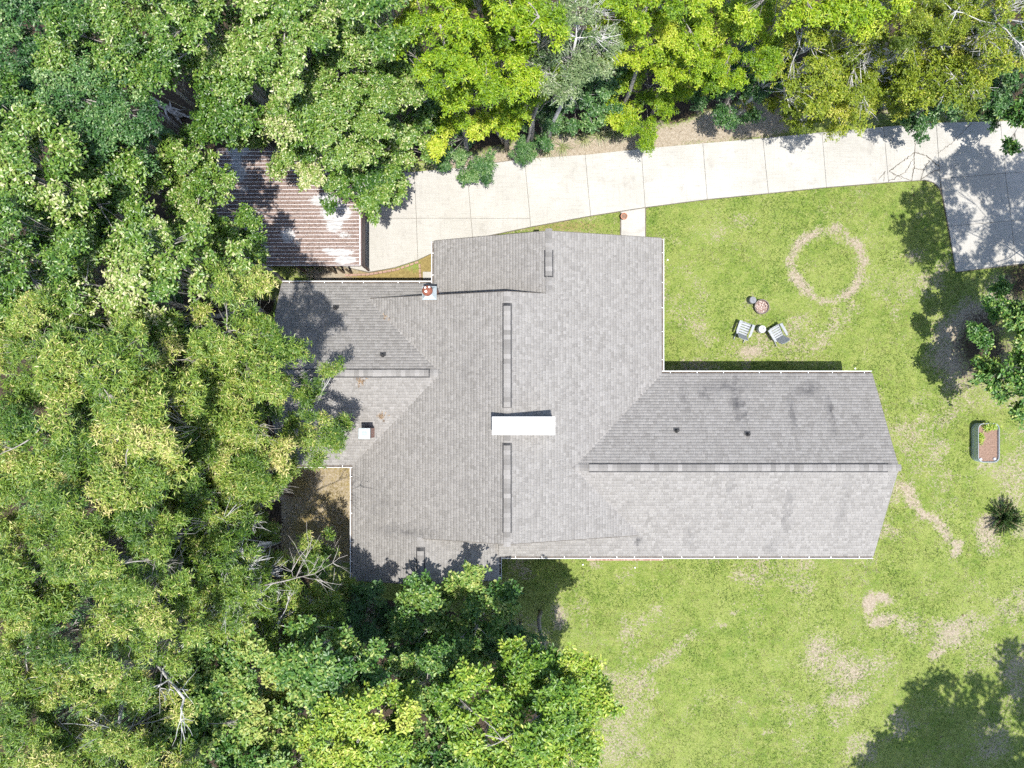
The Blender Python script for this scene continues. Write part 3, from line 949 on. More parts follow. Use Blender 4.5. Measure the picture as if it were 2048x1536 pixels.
# chimney with rusty cowl
ch = thing_loc = bpy.data.objects.new('chimney', MB().box(-.29, .29, -.27, .27, 0, 1.55).mesh('chimney', M['brick']))
link(ch, house); ch.location = (-3.80, 4.92, 2.75)
mb = MB()
mb.box(-.33, .33, -.31, .31, 1.55, 1.60)
mb.add([(-.31, -.29, 1.60), (.31, -.29, 1.60), (.31, .29, 1.60), (-.31, .29, 1.60), (-.09, -.02, 1.70), (.05, -.02, 1.70), (.05, .12, 1.70), (-.09, .12, 1.70)], [(0, 1, 5, 4), (1, 2, 6, 5), (2, 3, 7, 6), (3, 0, 4, 7), (4, 5, 6, 7)])
mb.build('cap', M['flash'], ch)
mb = MB(); mb.lathe([(.11, 1.62), (.11, 1.92)], 16, (-.05, .05))
mb.build('flue', M['flash'], ch)
mb = MB(); mb.lathe([(.235, 1.92), (.245, 1.96), (.21, 2.02), (.12, 2.08), (.02, 2.10)], 20, (-.05, .05))
cw = mb.build('cowl', M['rust'], ch, smooth=False)
mb = MB()
mb.lathe([(.055, 2.085), (.06, 2.11), (.02, 2.12)], 8, (-.10, .0)); mb.lathe([(.05, 2.03), (.05, 2.075), (.02, 2.08)], 7, (-.13, .17)); mb.lathe([(.045, 2.03), (.045, 2.075), (.02, 2.08)], 7, (.05, .20))
mb.build('cowl_flake', M['white'], cw)
mb = MB(); mb.box(-.36, .40, -.42, -.27, .15, .22); mb.box(.29, .40, -.27, .2, .15, .2)
mb.build('flashing', M['flash'], ch)
# brick chimney with pale cap
ch = bpy.data.objects.new('chimney', MB().box(-.24, .24, -.22, .22, 0, 1.25).mesh('chimney', M['brick']))
link(ch, house); ch.location = (-6.76, -1.54, 3.2)
M2 = M['flash']
cp = MB().box(-.27, .27, -.25, .25, 1.25, 1.31).build('cap', M['flash'], ch, bevel=.01)
MB().box(-.10, .10, -.08, .08, 1.31, 1.36).build('flue_lid', M['greycap'], cp)
mb = MB(); mb.box(-.30, -.24, -.3, .3, .02, .10); mb.box(.24, .31, -.3, .3, .02, .10)
mb.build('flashing', M['cap'], ch)

# plumbing vent pipes
for (px, py, f) in [(672, 616, fWN), (766, 711, fWN), (1353, 862, fEN), (1495, 869, fEN)]:
    x, y, _ = P(px, py, 3.6)
    z = f(x, y); x, y, _ = P(px, py, z); z = f(x, y)
    mb = MB()
    sg = 1
    vs = [(-.14, -.02, f(0, y - .02) - z + .03), (.14, -.02, f(0, y - .02) - z + .03), (.14, .16, f(0, y + .16) - z + .03), (-.14, .16, f(0, y + .16) - z + .03)]
    mb.add(vs + [(v[0], v[1], v[2] - .03) for v in vs], [(0, 1, 2, 3), (0, 4, 5, 1), (1, 5, 6, 2), (2, 6, 7, 3), (3, 7, 4, 0)])
    mb.lathe([(.10, -.02), (.075, .10), (.05, .13)], 14, cap=False)
    o = mb.build('vent_pipe', M['pipe'], house, loc=(x, y, z))
    mb = MB(); mb.lathe([(.045, 0), (.045, .30), (.032, .30), (.032, .12)], 14, cap=False)
    mb.build('pipe', M['pipe'], o)

# front step: a row of bricks on edge with stone ends
xs0, ys0, _ = P(1174, 1112, .2); xs1, _, _ = P(1326, 1112, .2)
st = MB().box(xs0, xs1, -8.33, -6.6, -.05, .18).build('front_step', M['joint'], house)
nb = 56
bm_ = MB().box(-.029, .029, -.19, .0, 0, .05).mesh('brick', M['paver'])
bms = []
for i in range(4):
    mm = worn('brick_tone', (0.22 + .035 * i, 0.125 + .03 * i, 0.09 + .03 * i), (0.31 + .03 * i, 0.20 + .035 * i, 0.155 + .035 * i), 0.9, 14)
    bms.append(MB().box(-.0295, .0295, -.215, .0, 0, .05).mesh('brick', mm))
wst = (xs1 - xs0) / nb
for i in range(nb):
    for row in range(2):
        o = bpy.data.objects.new('brick', bms[RNG.integers(0, 4)] if 2 < i < nb - 3 else bms[3])
        link(o, st); o.location = (xs0 + wst * (i + .5), -8.105 + .225 * row + RNG.uniform(-.004, .004), .182 + RNG.uniform(-.003, .004))

# ------------------------------------------------------------------ CARPORT
cp_o = thing('carport', 'open carport with ribbed metal roof strewn with brown leaf litter', 'carport', (0, 0, 0))
CX0, CX1, CY0, CY1 = -14.3, -7.34, 6.52, 12.2
zc = lambda x: 2.62 + (x - CX0) * 0.012
NP = 31
pw = (CY1 - CY0) / NP
pm = None
for i in range(NP):
    y0, y1 = CY0 + pw * i, CY0 + pw * (i + 1) - 0.002
    nseg = 28
    xs = np.linspace(CX0, CX1, nseg + 1)
    prof = [(0.0, 0.0), (0.045, 0.0), (0.075, .004), (pw - .045, .004), (pw - .002, 0.0)]
    Vv, Ff, Lt = [], [], []
    for x in xs:
        for (yy, zz) in prof:
            Vv.append((x, y0 + yy, zc(x) + zz))
            u, v = 1024 + x / .02415, 800 - (y0 + yy) / .02415
            l = 0.95
            for (cx, cy, rx, ry, s) in [(475, 300, 26, 14, 1.1), (472, 320, 12, 26, 1.), (480, 345, 14, 20, .9), (488, 378, 12, 8, .9), (650, 400, 34, 14, 1.1), (672, 425, 32, 22, 1.2), (668, 450, 18, 18, 1.), (690, 470, 18, 7, .9),
                                        (575, 470, 18, 18, .9), (592, 487, 8, 10, .8), (505, 425, 26, 7, .7), (500, 457, 22, 8, .7), (515, 495, 34, 6, .8), (680, 505, 30, 8, 1.1), (690, 520, 24, 10, 1.1), (655, 500, 14, 6, .9), (590, 524, 10, 6, .8)]:
                l = min(l, .95 - s * max(0, 1.3 - math.hypot((u - cx) / rx, (v - cy) / ry)))
            Lt.append(l)
    k = len(prof)
    for j in range(nseg):
        for q in range(k - 1):
            a_ = j * k + q
            Ff.append((a_, a_ + k, a_ + k + 1, a_ + 1))
    o = bpy.data.objects.new('roof_panel', fast_mesh('roof_panel', Vv, Ff, M['metal'], attrs={'litter': Lt})); link(o, cp_o)
    mb = MB()
    mb.add([(CX0, y0 - .019, zc(CX0)), (CX0, y0, zc(CX0) + .035), (CX0, y0 + .019, zc(CX0)), (CX1, y0 - .019, zc(CX1)), (CX1, y0, zc(CX1) + .035), (CX1, y0 + .019, zc(CX1))], [(0, 3, 4, 1), (1, 4, 5, 2)])
    mb.build('rib', M['rib'], o)
MB().box(CX1 + .022, CX1 + .07, CY0, CY1, 1.80, zc(CX1) - .02).build('fascia', M['brown'], cp_o)
MB().box(CX1 - .02, CX1 + .02, CY0 - .01, CY1, zc(CX1) - .018, zc(CX1) + .02).build('edge_trim', M['rib'], cp_o)
MB().box(CX0, CX1, CY0 - .035, CY0 - .004, zc(CX0) - .10, zc(CX0) + .03).build('edge_trim', M['brown'], cp_o)
for (x, y) in [(-7.45, 6.75), (-7.45, 9.4), (-7.45, 11.9), (-10.8, 6.7), (-10.8, 11.9), (-14.1, 6.75), (-14.1, 11.9)]:
    MB().box(x - .05, x + .05, y - .05, y + .05, 0, 2.6).build('post', M['brown'], cp_o)
for i, (x, y) in enumerate([(-8.35, 6.58), (-8.75, 6.62), (-9.15, 6.60)]):  # three short brown uprights near the roof's south edge
    MB().box(x - .055, x + .055, y - .03, y + .03, 0, 1.5 + .2 * i).build('upright_board', M['post'], cp_o)
# loose brown litter lying on the sheets
n = 14000
x = RNG.uniform(CX0, CX1 - .05, n); y = RNG.uniform(CY0, CY1, n)
u, v = 1024 + x / .02415, 800 - y / .02415
l = np.full(n, 1.0)
for (cx, cy, rx, ry) in [(475, 300, 26, 14), (472, 320, 12, 26), (480, 345, 14, 20), (650, 400, 34, 14), (672, 425, 32, 22), (668, 450, 18, 18), (575, 470, 18, 18), (515, 495, 34, 6), (680, 505, 30, 8), (690, 520, 24, 10)]:
    l = np.minimum(l, np.clip(np.hypot((u - cx) / rx, (v - cy) / ry) - .9, 0, 1))
k = RNG.random(n) < l
x, y = x[k], y[k]; n = len(x)
an = RNG.uniform(0, 2 * PI, n); ln = RNG.uniform(.02, .06, n); wd = RNG.uniform(.006, .018, n); z = zc(x) + RNG.uniform(.006, .016, n)
d = np.stack([np.cos(an) * ln, np.sin(an) * ln, RNG.normal(0, .006, n)], 1); s_ = np.stack([-np.sin(an) * wd, np.cos(an) * wd, RNG.normal(0, .004, n)], 1)
c = np.stack([x, y, z], 1)
V = np.stack([c - d, c + s_, c + d, c - s_], 1).reshape(-1, 3)
o = bpy.data.objects.new('leaf_litter', fast_mesh('leaf_litter', V, np.arange(4 * n).reshape(-1, 4), M['needle'], np.repeat(RNG.random(n), 4)))
link(o); tag(o, 'brown needles and leaf litter lying on the carport roof', 'leaf litter', kind='stuff')

# brick edging and the pad by the side door
ed = bpy.data.objects.new('brick_edging', None); link(ed)
tag(ed, 'low brick edging between the drive and the mossy bed', 'edging')
em = MB().box(-.10, .10, -.05, .05, 0, .09).mesh('brick', M['paver'])
def edge_run(pts, off=0):
    for (x0, y0), (x1, y1) in zip(pts[:-1], pts[1:]):
        a, b = Vector(P(x0, y0)), Vector(P(x1, y1)); L = (b - a).length; nn = max(1, int(L / .215))
        for i in range(nn):
            o = bpy.data.objects.new('brick', em); link(o, ed)
            o.location = a + (b - a) * ((i + .5) / nn) + Vector((0, 0, RNG.uniform(-.015, .01)))
            o.rotation_euler = (RNG.normal() * .03, RNG.normal() * .03, math.atan2(b.y - a.y, b.x - a.x) + RNG.normal() * .04)
edge_run([(690, 551), (740, 549), (792, 540), (838, 524)]); edge_run([(839, 528), (842, 566)])
pad = MB().box(0, .55, 0, .42, -.03, .07).build('step_pad', M['concrete'], None, bevel=.01)
pad.location = P(846, 560); tag(pad, 'small concrete pad below the chimney with the rusty cowl', 'concrete pad')

exec_parts = True
# ------------------------------------------------------------------ TREES
def leaves(centers, normals, rng, sp, scale=1.0, tint0=None):
    """Rosettes of folded pointed leaves at centers."""
    L, W, k, wide, dens, droop = SHAPE[sp]
    n = len(centers)
    c = np.repeat(centers, k, 0); nr = np.repeat(normals, k, 0)
    m = n * k
    th = np.repeat(rng.uniform(0, 2 * PI, n), k) + np.tile(np.arange(k) * 2 * PI / k, n) + rng.normal(0, .35, m)
    # basis of each rosette
    a = np.cross(nr, np.array([0.31, 0.77, 0.55])); a /= np.linalg.norm(a, axis=1)[:, None]
    b = np.cross(nr, a)
    lift = rng.normal(0.42 - droop, .30, m)
    d = (a * np.cos(th)[:, None] + b * np.sin(th)[:, None]) * np.cos(lift)[:, None] + nr * np.sin(lift)[:, None]
    up = nr * np.cos(lift)[:, None] - (a * np.cos(th)[:, None] + b * np.sin(th)[:, None]) * np.sin(lift)[:, None]
    up = up + rng.normal(0, .22, (m, 3))
    s = np.cross(d, up); s /= np.linalg.norm(s, axis=1)[:, None]
    up = np.cross(s, d)
    ln = (L * scale * rng.uniform(.65, 1.25, m))[:, None]; wd = (W * scale * rng.uniform(.75, 1.2, m))[:, None]
    c = c + rng.normal(0, .03 * scale, (m, 3))
    base = c + d * ln * .08
    mid = c + d * ln * wide
    tip = c + d * ln - up * ln * rng.uniform(0, .22, m)[:, None]
    fold = rng.uniform(.1, .5, m)[:, None]
    l = mid + s * wd * .5 + up * wd * .5 * fold
    r = mid - s * wd * .5 + up * wd * .5 * fold
    V = np.stack([base, l, tip, r], 1).reshape(-1, 3)
    i = np.arange(m) * 4
    F = np.stack([np.stack([i, i + 3, i + 2], 1), np.stack([i, i + 2, i + 1], 1)], 1).reshape(-1, 3)
    t = np.repeat(tint0, k) + rng.normal(0, .15, m)
    t = t + (rng.random(m) < .10) * rng.uniform(.15, .5, m)  # pale flecks at random; on the oaks they paint sun glints
    return V, F, np.repeat(np.clip(t, 0, 1), 4)


def branch_tubes(mb, p0, p1, r0, r1, rng, n=5, wob=.06, sides=5, sag=0.0):
    p0, p1 = Vector(p0), Vector(p1)
    L = (p1 - p0).length
    pts, rs = [], []
    off = Vector((0, 0, 0))
    for i in range(n + 1):
        k = i / n
        if 0 < i < n: off = off + Vector(rng.normal(0, wob * L / n * 1.6, 3))
        pts.append(p0.lerp(p1, k) + off * (1 - k * .6) + Vector((0, 0, math.sin(k * PI) * sag * L)))
        rs.append(r0 + (r1 - r0) * k ** .8)
    mb.tube(pts, rs, sides)
    return pts


def forbidden(u, v):
    x, y = (u - 1024) * CAM_H / FPX, (800 - v) * CAM_H / FPX
    for (a, b, c, d) in ((-14.6, -6.5, 6.2, 12.6), (-11.6, -7, -3.4, 6), (-8.2, 7.5, -9.3, 8.2), (6, 18, -8, 2), (-12, -7, -9.3, -3)):
        if a < x < b and c < y < d: return True
    for k in (0, 12, 26):
        if in_poly(np.array([u]), np.array([v + k]), drive_outline)[0]: return True
    return bool(u > 1120 and 225 < v < 1500 and u < 2060)


def tree(name, label, px, py, rpx, zc_, sp, seed, cat='tree', group=None, fullness=1.0, bare=0.0, bark=None, flat=.75, pale=0.0, base=None, lobes=None, scale=1.0, gap=0.0, limb=.20):
    """px,py,rpx: where its crown stands on the survey photo, seen at crown height zc_."""
    rng = np.random.default_rng(seed)
    pale = pale + rng.normal(0, .07)
    scale = scale * rng.uniform(.85, 1.22)
    if base is None:
        gp = lambda z: (1024 + (px - 1024) * (CAM_H - z) / CAM_H, 800 + (py - 800) * (CAM_H - z) / CAM_H)
        zlo = max(min(zc_, 3.0), zc_ * (.45 if py < 300 else .8))
        while forbidden(*gp(zc_)) and zc_ > zlo: zc_ -= .25
        u, v = gp(zc_); k = 1.0
        while forbidden(1024 + (u - 1024) * k, 800 + (v - 800) * k) and k < 3: k += .02
        if k > 1: base = P(1024 + (u - 1024) * k, 800 + (v - 800) * k)[:2]
    s = (CAM_H - zc_) / FPX
    cx, cy, _ = P(px, py, zc_)
    R = rpx * s
    Hc = max(.5, min(R * flat + .3, zc_ * .6))
    bx, by = (cx + rng.normal(0, .35), cy + rng.normal(0, .35)) if base is None else base
    root = thing(name, label, cat, (bx, by, 0), 0, group)
    mb = MB()
    # trunk
    ttop = Vector((cx - bx, cy - by, zc_ + Hc * .25))
    r0 = .03 + .007 * zc_ + .012 * R
    tp = branch_tubes(mb, (0, 0, -.1), ttop, r0, r0 * .35, rng, 7, .05, 7)
    # lobes
    nl = lobes or int(np.clip(7 + R * R * 2.6, 7, 30))
    pos = []
    tries = 0
    rad0 = .40 * R * (1 if nl > 10 else 1.15)
    while len(pos) < nl and tries < 900:
        tries += 1
        a_, q = rng.uniform(0, 2 * PI), math.sqrt(rng.uniform(0, 1))
        irr = 1 + .22 * math.sin(2 * a_ + seed) + .15 * math.sin(3 * a_ + 1.7 * seed)
        p = np.array([math.cos(a_) * q * R * irr * .85, math.sin(a_) * q * R * irr * .85])
        if all(np.linalg.norm(p - o_[:2]) > rad0 * .72 * (1 - tries / 1400) for o_ in pos):
            dome = math.sqrt(max(0, 1 - min(1, q) ** 2))
            z = (dome * rng.uniform(.45, 1.05) - .3 + rng.uniform(-.45, .25)) * Hc
            pos.append(np.array([p[0], p[1], z]))
    CEN, NRM, TIN = [], [], []
    L_, W_, k_, wide, dens, droop = SHAPE[sp]
    for p in pos:
        if rng.random() < gap: continue
        lr = R * rng.uniform(.20, .34) + .12
        lt = rng.normal(.47 + pale, .14)
        c3 = Vector((cx - bx + p[0], cy - by + p[1], zc_ + p[2]))
        st = tp[int(np.clip(3 + rng.integers(0, 5), 3, 7))]
        bpts = branch_tubes(mb, st, c3 + Vector((0, 0, .35 if limb > .25 else 0)), r0 * limb, .010, rng, 5, .10, 5, .03)
        # sub lobes: sprays carried by twigs
        nsub = int(rng.integers(4, 8))
        for q in range(nsub):
            dv = rng.normal(0, 1, 3); dv /= np.linalg.norm(dv); dv[2] = dv[2] * .55 + .12
            sc_ = np.array([c3.x, c3.y, c3.z]) + dv * lr * rng.uniform(.35, .85)
            sr = lr * rng.uniform(.32, .58)
            branch_tubes(mb, bpts[3], sc_, .016, .005, rng, 3, .12, 3)
            if rng.random() < bare:
                # leafless twigs
                for _ in range(4):
                    e = sc_ + rng.normal(0, .28, 3) * np.array([1, 1, .6]) * max(.7, lr)
                    pp = branch_tubes(mb, bpts[4], e, .022, .006, rng, 4, .15, 4)
                    for _2 in range(3):
                        branch_tubes(mb, pp[int(rng.integers(1, 4))], e + rng.normal(0, .22, 3), .011, .004, rng, 3, .18, 3)
                if rng.random() < .6: continue
            m = max(5, int(dens * sr * sr * PI * 1.15 * fullness / scale ** 2 * 1.75))
            d = rng.normal(0, 1, (m, 3)); d /= np.linalg.norm(d, axis=1)[:, None]
            d[:, 2] = np.where(d[:, 2] < -.25, -d[:, 2], d[:, 2])
            rr = rng.uniform(.25, 1.0, m) ** .6
            edge = 1 + .35 * np.sin(5 * np.arctan2(d[:, 1], d[:, 0]) + rng.uniform(0, 6))
            pc = sc_ + d * (rr * edge)[:, None] * sr * np.array([1.08, 1.08, .58])
            nv = d * .55 + np.array([0, 0, .85]) + rng.normal(0, .28, (m, 3)); nv /= np.linalg.norm(nv, axis=1)[:, None]
            CEN.append(pc); NRM.append(nv); TIN.append(np.clip(lt + rng.normal(0, .06) + rng.normal(0, .09, m), 0, 1))
    tr = mb.build('trunk', bark or BARK, root, smooth=True)
    if CEN:
        V, F, T = leaves(np.concatenate(CEN), np.concatenate(NRM), rng, sp, scale, np.concatenate(TIN))
        o = bpy.data.objects.new('crown', fast_mesh('crown', V, F, LEAF[sp], T)); link(o, root)
    return root


TREES = [
    # --- upper left: glossy oaks, sun glints painted in as pale flecks
    (60, 40, 120, 11, 'dark', 'shade darkened tree filling the upper left corner of the photo'),  # low oak, its shade put into the dark leaf colour
    (40, 190, 125, 10, 'dark', 'shaded dark tree on the left edge below the corner tree'),
    (235, 75, 130, 14, 'oak', 'pale flecked oak near the top edge, second crown from the left corner'),
    (190, 225, 125, 12.5, 'dark', 'feathery blue green tree beside the dark gap in the upper left wood'),
    (255, 320, 85, 11.5, 'oak', 'small round oak crown just left of the leaning trunk in the clearing'),
    (430, 95, 165, 15, 'oak', 'largest pale flecked oak at the top edge left of the carport'),
    (455, 215, 90, 12, 'oak', 'oak crown above the upper edge of the carport roof'),
    (575, 60, 115, 14, 'oak', 'oak at the top edge between the big pale oak and the lime green trees'),
    (690, 150, 150, 14.5, 'oak', 'broad pale flecked oak next to the dark gap beside the lime trees'),
    (600, 215, 90, 13, 'oak', 'oak crown with a pale trunk showing, up from the carport'),
    (760, 270, 125, 10.5, 'oak', 'pale flecked oak reaching to the edge of the concrete drive'),
    (640, 315, 80, 9.0, 'oak', 'oak bough hanging over the upper right of the carport roof'),
    (725, 370, 75, 8.0, 'oak', 'lowest oak bough tip casting shade on the drive beside the carport'),
    (70, 350, 135, 13.5, 'oak', 'pale speckled oak on the left edge level with the carport'),
    (215, 420, 125, 13, 'oak', 'oak in the middle of the left wood level with the carport'),
    (400, 395, 105, 12, 'oak', 'oak crown touching the left edge of the carport roof'),
    (455, 505, 85, 10.5, 'oak', 'oak between the carport and the west gable of the house'),
    (60, 520, 120, 14, 'oak', 'heavily flecked oak on the left edge above the yellow trees'),
    (330, 545, 115, 13.5, 'oak', 'pale flecked oak directly left of the west gable'),
    (185, 580, 110, 13, 'oak', 'flecked oak bordering the yellow green trees on its lower side'),
    # --- left middle: olive narrow-leaved
    (60, 700, 125, 14, 'willow', 'yellow green narrow leaved tree on the left edge, uppermost of its kind'),
    (205, 745, 115, 15, 'willow', 'narrow leaved tree below the white forked twigs in the left wood'),
    (345, 700, 115, 14, 'willow', 'narrow leaved tree below the oak at the west gable'),
    (480, 670, 118, 12.5, 'willow', 'narrow leaved tree shading the west gable roof'),
    (445, 825, 125, 13, 'willow', 'narrow leaved tree left of the boughs that cross the west roof'),
    (90, 880, 130, 14, 'willow', 'narrow leaved tree on the left edge by the dark brown gap'),
    (290, 870, 125, 14.5, 'willow', 'narrow leaved tree in the centre of the left wood'),
    (500, 950, 85, 6.5, 'willow', 'narrow leaved tree at the corner of the dry yard nook'),
    (415, 985, 110, 13, 'willow', 'narrow leaved tree left of the dry yard nook'),
    (175, 1020, 125, 14, 'willow', 'narrow leaved tree up from the pale fallen trunk in the left wood'),
    (60, 1130, 120, 13.5, 'willow', 'narrow leaved tree on the left edge, beside the bare pole trunk'),
    (265, 1130, 125, 14.5, 'willow', 'bushy golden green tree in the middle of the lower left wood'),
    (440, 1120, 115, 14, 'willow', 'golden green tree left of the grey bare limbs'),
    (525, 1075, 65, 6.0, 'willow', 'small olive tree at the lower end of the dry yard nook'),
    (625, 1175, 78, 6.0, 'willow', 'small olive tree beside the south west roof corner'),
    (90, 1290, 125, 13, 'willow', 'golden green tree on the left edge above the lower left corner'),
    (285, 1275, 120, 14.5, 'willow', 'golden tree up from the long bare leaning stem'),
    (560, 1240, 95, 9, 'willow', 'yellow tinged tree among bare grey limbs near the south west corner'),
    (55, 1450, 120, 13, 'willow', 'golden green tree in the lower left corner'),
    (210, 1460, 115, 13, 'willow', 'golden tree on the bottom edge right of the corner tree'),
    (400, 800, 100, 13.5, 'willow', 'narrow leaved tree one crown in from the overhanging boughs'),
    (395, 905, 90, 12.5, 'willow', 'narrow leaved tree up and left of the dry yard nook'),
    (395, 1060, 95, 13.0, 'willow', 'narrow leaved tree beside the fan of bare twigs'),
    (520, 760, 75, 11.0, 'willow', 'narrow leaved crown reaching over the west ridge end'),
    (380, 1190, 95, 13.5, 'willow', 'golden green tree left of the limbs by the south west corner'),
    (480, 1200, 85, 12.0, 'willow', 'golden green tree right against the limbs by the south west corner'),
    # --- bottom: large lobed leaves
    (385, 1440, 110, 9.5, 'lobed', 'pale green large leaved tree at the bottom edge right of the golden trees'),
    (455, 1330, 95, 9, 'lobed', 'large leaved green tree beside the long bare leaning stem'),
    (640, 1345, 105, 10, 'lobed', 'light green large leaved tree below the yellow tinged one'),
    (560, 1480, 95, 8.5, 'lobed', 'large leaved tree on the bottom edge by the pale stump'),
    (725, 1262, 90, 4.5, 'dark', 'deep shaded tree below the south west roof corner'),
    (850, 1262, 85, 5.0, 'lobed', 'round green tree below the south gable ridge, left of a pair'),
    (950, 1254, 90, 5.0, 'lobed', 'pale tipped green tree below the south gable, right of a pair'),
    (845, 1375, 85, 8.0, 'lobed', 'green tree above the leaning pale trunk in the lower wood'),
    (715, 1475, 110, 10.5, 'lobed_yellow', 'yellow green large leaved tree at the bottom edge, left of two'),
    (870, 1500, 85, 9.5, 'lobed', 'green large leaved tree on the bottom edge between yellow ones'),
    (1000, 1450, 115, 10.5, 'lobed_yellow', 'bright yellow green tree at the bottom edge facing the lawn'),
    (1120, 1380, 110, 9.5, 'lobed_yellow', 'bright yellow green tree bulging onto the lawn, rightmost of the lower wood'),
    (1130, 1495, 85, 9.0, 'lobed_yellow', 'yellow green tree at the bottom edge beside the lawn'),
    (1040, 1310, 65, 5.0, 'dark', 'dark blue green sapling in the shade at the lawn edge'),
    # --- top: lime and mixed
    (880, 60, 105, 14, 'lime', 'lime green tree on the top edge next to the pale oaks'),
    (985, 110, 120, 14, 'lime', 'lime green tree at the top, second from the pale oaks'),
    (968, 212, 92, 11, 'lime', 'lime green tree hanging towards the drive above the dark shrub'),
    (1072, 165, 62, 7, 'lime', 'narrow lime green tree left of the dark leafy shrub'),
    (1065, 45, 65, 12, 'lime', 'deep lime tree on the top edge left of the grey twiggy tree'),
    (1255, 40, 95, 11, 'lime', 'bright lime tree on the top edge right of the grey twiggy tree'),
    (1375, 70, 105, 10.5, 'lime', 'brightest lime tree at the top edge with a rounded flat bough'),
    (1480, 65, 95, 11, 'lime', 'lime tree at the top edge beside the olive trees'),
    (1590, 90, 115, 11, 'olive', 'olive yellow tree at the top, left of the white limbed tree'),
    (1690, 110, 115, 11.5, 'olive', 'olive yellow tree touching the white limbed tree on its left'),
    (1640, 195, 80, 7.0, 'olive', 'low olive tree over the grass verge of the drive'),
    (1780, 160, 75, 7.5, 'olive', 'olive crown hanging below the tall white limbed tree'),
    (1900, 30, 80, 10, 'olive', 'olive crown on the top edge between the two white limbed trees'),
    (1730, 25, 70, 12, 'lime', 'lime tuft on the top edge above the olive trees'),
    (1930, 150, 80, 7.5, 'dark', 'dark green tree below the two white limbed trees'),
    (2025, 110, 80, 9.0, 'dark', 'dark green tree in the upper right corner'),
    (2035, 215, 60, 8.0, 'lobed', 'fresh green tree at the right edge where the drive leaves the photo'),
    # --- crowns cut by the frame
    (-35, 260, 110, 13, 'oak', 'oak crown cut by the left frame below the dark trees'),
    (-30, 610, 100, 13, 'willow', 'narrow leaved crown cut by the left frame beside the flecked oaks'),
    (-25, 980, 100, 13, 'willow', 'narrow leaved crown cut by the left frame, lower side of the brown gap'),
    (-30, 1210, 110, 13, 'willow', 'narrow leaved crown cut by the left frame in the lower wood'),
    (140, 1540, 105, 13, 'willow', 'golden crown cut by the bottom frame near the corner'),
    (300, 1530, 95, 12, 'willow', 'golden crown cut by the bottom frame beside the large leaved trees'),
    (470, 1530, 90, 9, 'lobed', 'large leaved crown cut by the bottom frame'),
    (800, 1545, 90, 9.5, 'lobed_yellow', 'yellow green crown cut by the bottom frame, middle of the lower wood'),
    (950, 1550, 90, 9.5, 'lobed', 'green crown cut by the bottom frame left of the lawn trees'),
    (340, -25, 110, 14, 'oak', 'oak crown cut by the top frame'),
    (770, -15, 90, 13, 'oak', 'oak crown cut by the top frame beside the lime trees'),
    (960, -30, 100, 13, 'lime', 'lime crown cut by the top frame'),
    (1340, -30, 95, 11, 'lime', 'bright lime crown cut by the top frame'),
    (1600, -25, 95, 11.5, 'lime', 'lime crown cut by the top frame above the olive trees'),
    # --- right edge
    (2035, 640, 85, 4.5, 'lobed', 'sparse bright green tree on the right edge by the parking pad'),
    (2045, 775, 75, 4.5, 'lobed', 'lower green bough tree on the right edge above the planter'),
]
NAMES = {'oak': 'oak_tree', 'willow': 'willow_oak_tree', 'lobed': 'broadleaf_tree', 'lobed_yellow': 'broadleaf_tree', 'dark': 'dark_leaved_tree', 'lime': 'lime_green_tree', 'olive': 'olive_green_tree'}
GROUPS = {'oak': 'oaks of the upper left wood', 'willow': 'narrow leaved trees of the left wood', 'lobed': 'large leaved trees', 'lobed_yellow': 'large leaved trees', 'dark': 'dark green trees', 'lime': 'lime green trees along the top', 'olive': 'olive trees along the top'}
for i, (px, py, r, z, sp, lab) in enumerate(TREES):
    kw = {}
    if sp == 'willow': kw = dict(bare=.05, fullness=.95, gap=.04, pale=.02)
    if 'limbs' in lab and sp == 'willow': kw = dict(bare=.35, fullness=.9, bark=BARK_W)
    if lab.startswith('sparse') or lab.startswith('lower green bough'): kw = dict(gap=.28, fullness=.8, base=P(2100, py)[:2])
    if 'shading the west gable' in lab: kw['base'] = (-13.0, 1.6)
    if sp == 'oak': kw = dict(pale=.02, gap=.08)
    if sp == 'olive': kw = dict(bare=.08, bark=BARK_W)
    tree(NAMES[sp], lab, px, py, r, z, sp, 100 + i * 7, group=GROUPS[sp], **kw)

# special trees
tree('bare_limbed_tree', 'tall tree with long white bare limbs at the top right', 1850, 90, 140, 13, 'olive', 901, bare=.30, bark=BARK_W, fullness=1.0, limb=.42, group='white limbed trees')
tree('bare_limbed_tree', 'smaller white limbed tree beside the upper right corner', 1985, 45, 100, 13, 'olive', 902, bare=.28, bark=BARK_W, fullness=1.0, limb=.40, group='white limbed trees')
tree('twiggy_tree', 'grey twiggy tree with thin silvery leaves at the top edge', 1145, 85, 105, 10, 'grey', 903, bare=.35, bark=BARK_W, fullness=1.2, limb=.17)
tree('overhanging_tree', 'tree whose leafy boughs reach over the west roof', 635, 835, 80, 7.0, 'willow', 904, base=(-12.3, -.6), gap=.15, bark=BARK_W)
# trees whose crowns stand outside the photo and only shade it
tree('shade_tree', 'tree right of the photo shading the lower right lawn', 2640, 2130, 330, 14, 'lobed', 905, scale=1.7, fullness=.8, lobes=26, gap=.1)
tree('shade_tree', 'tree right of the photo shading the parking pad', 2455, 420, 250, 11, 'lobed', 906, scale=1.0, lobes=34, gap=.22, fullness=.40, base=P(2110, 570)[:2])
tree('shade_tree', 'tree right of the photo dappling the soil bed', 2190, 700, 120, 5.5, 'lobed', 907, scale=1.2, lobes=18, gap=.2, base=P(2110, 690)[:2])

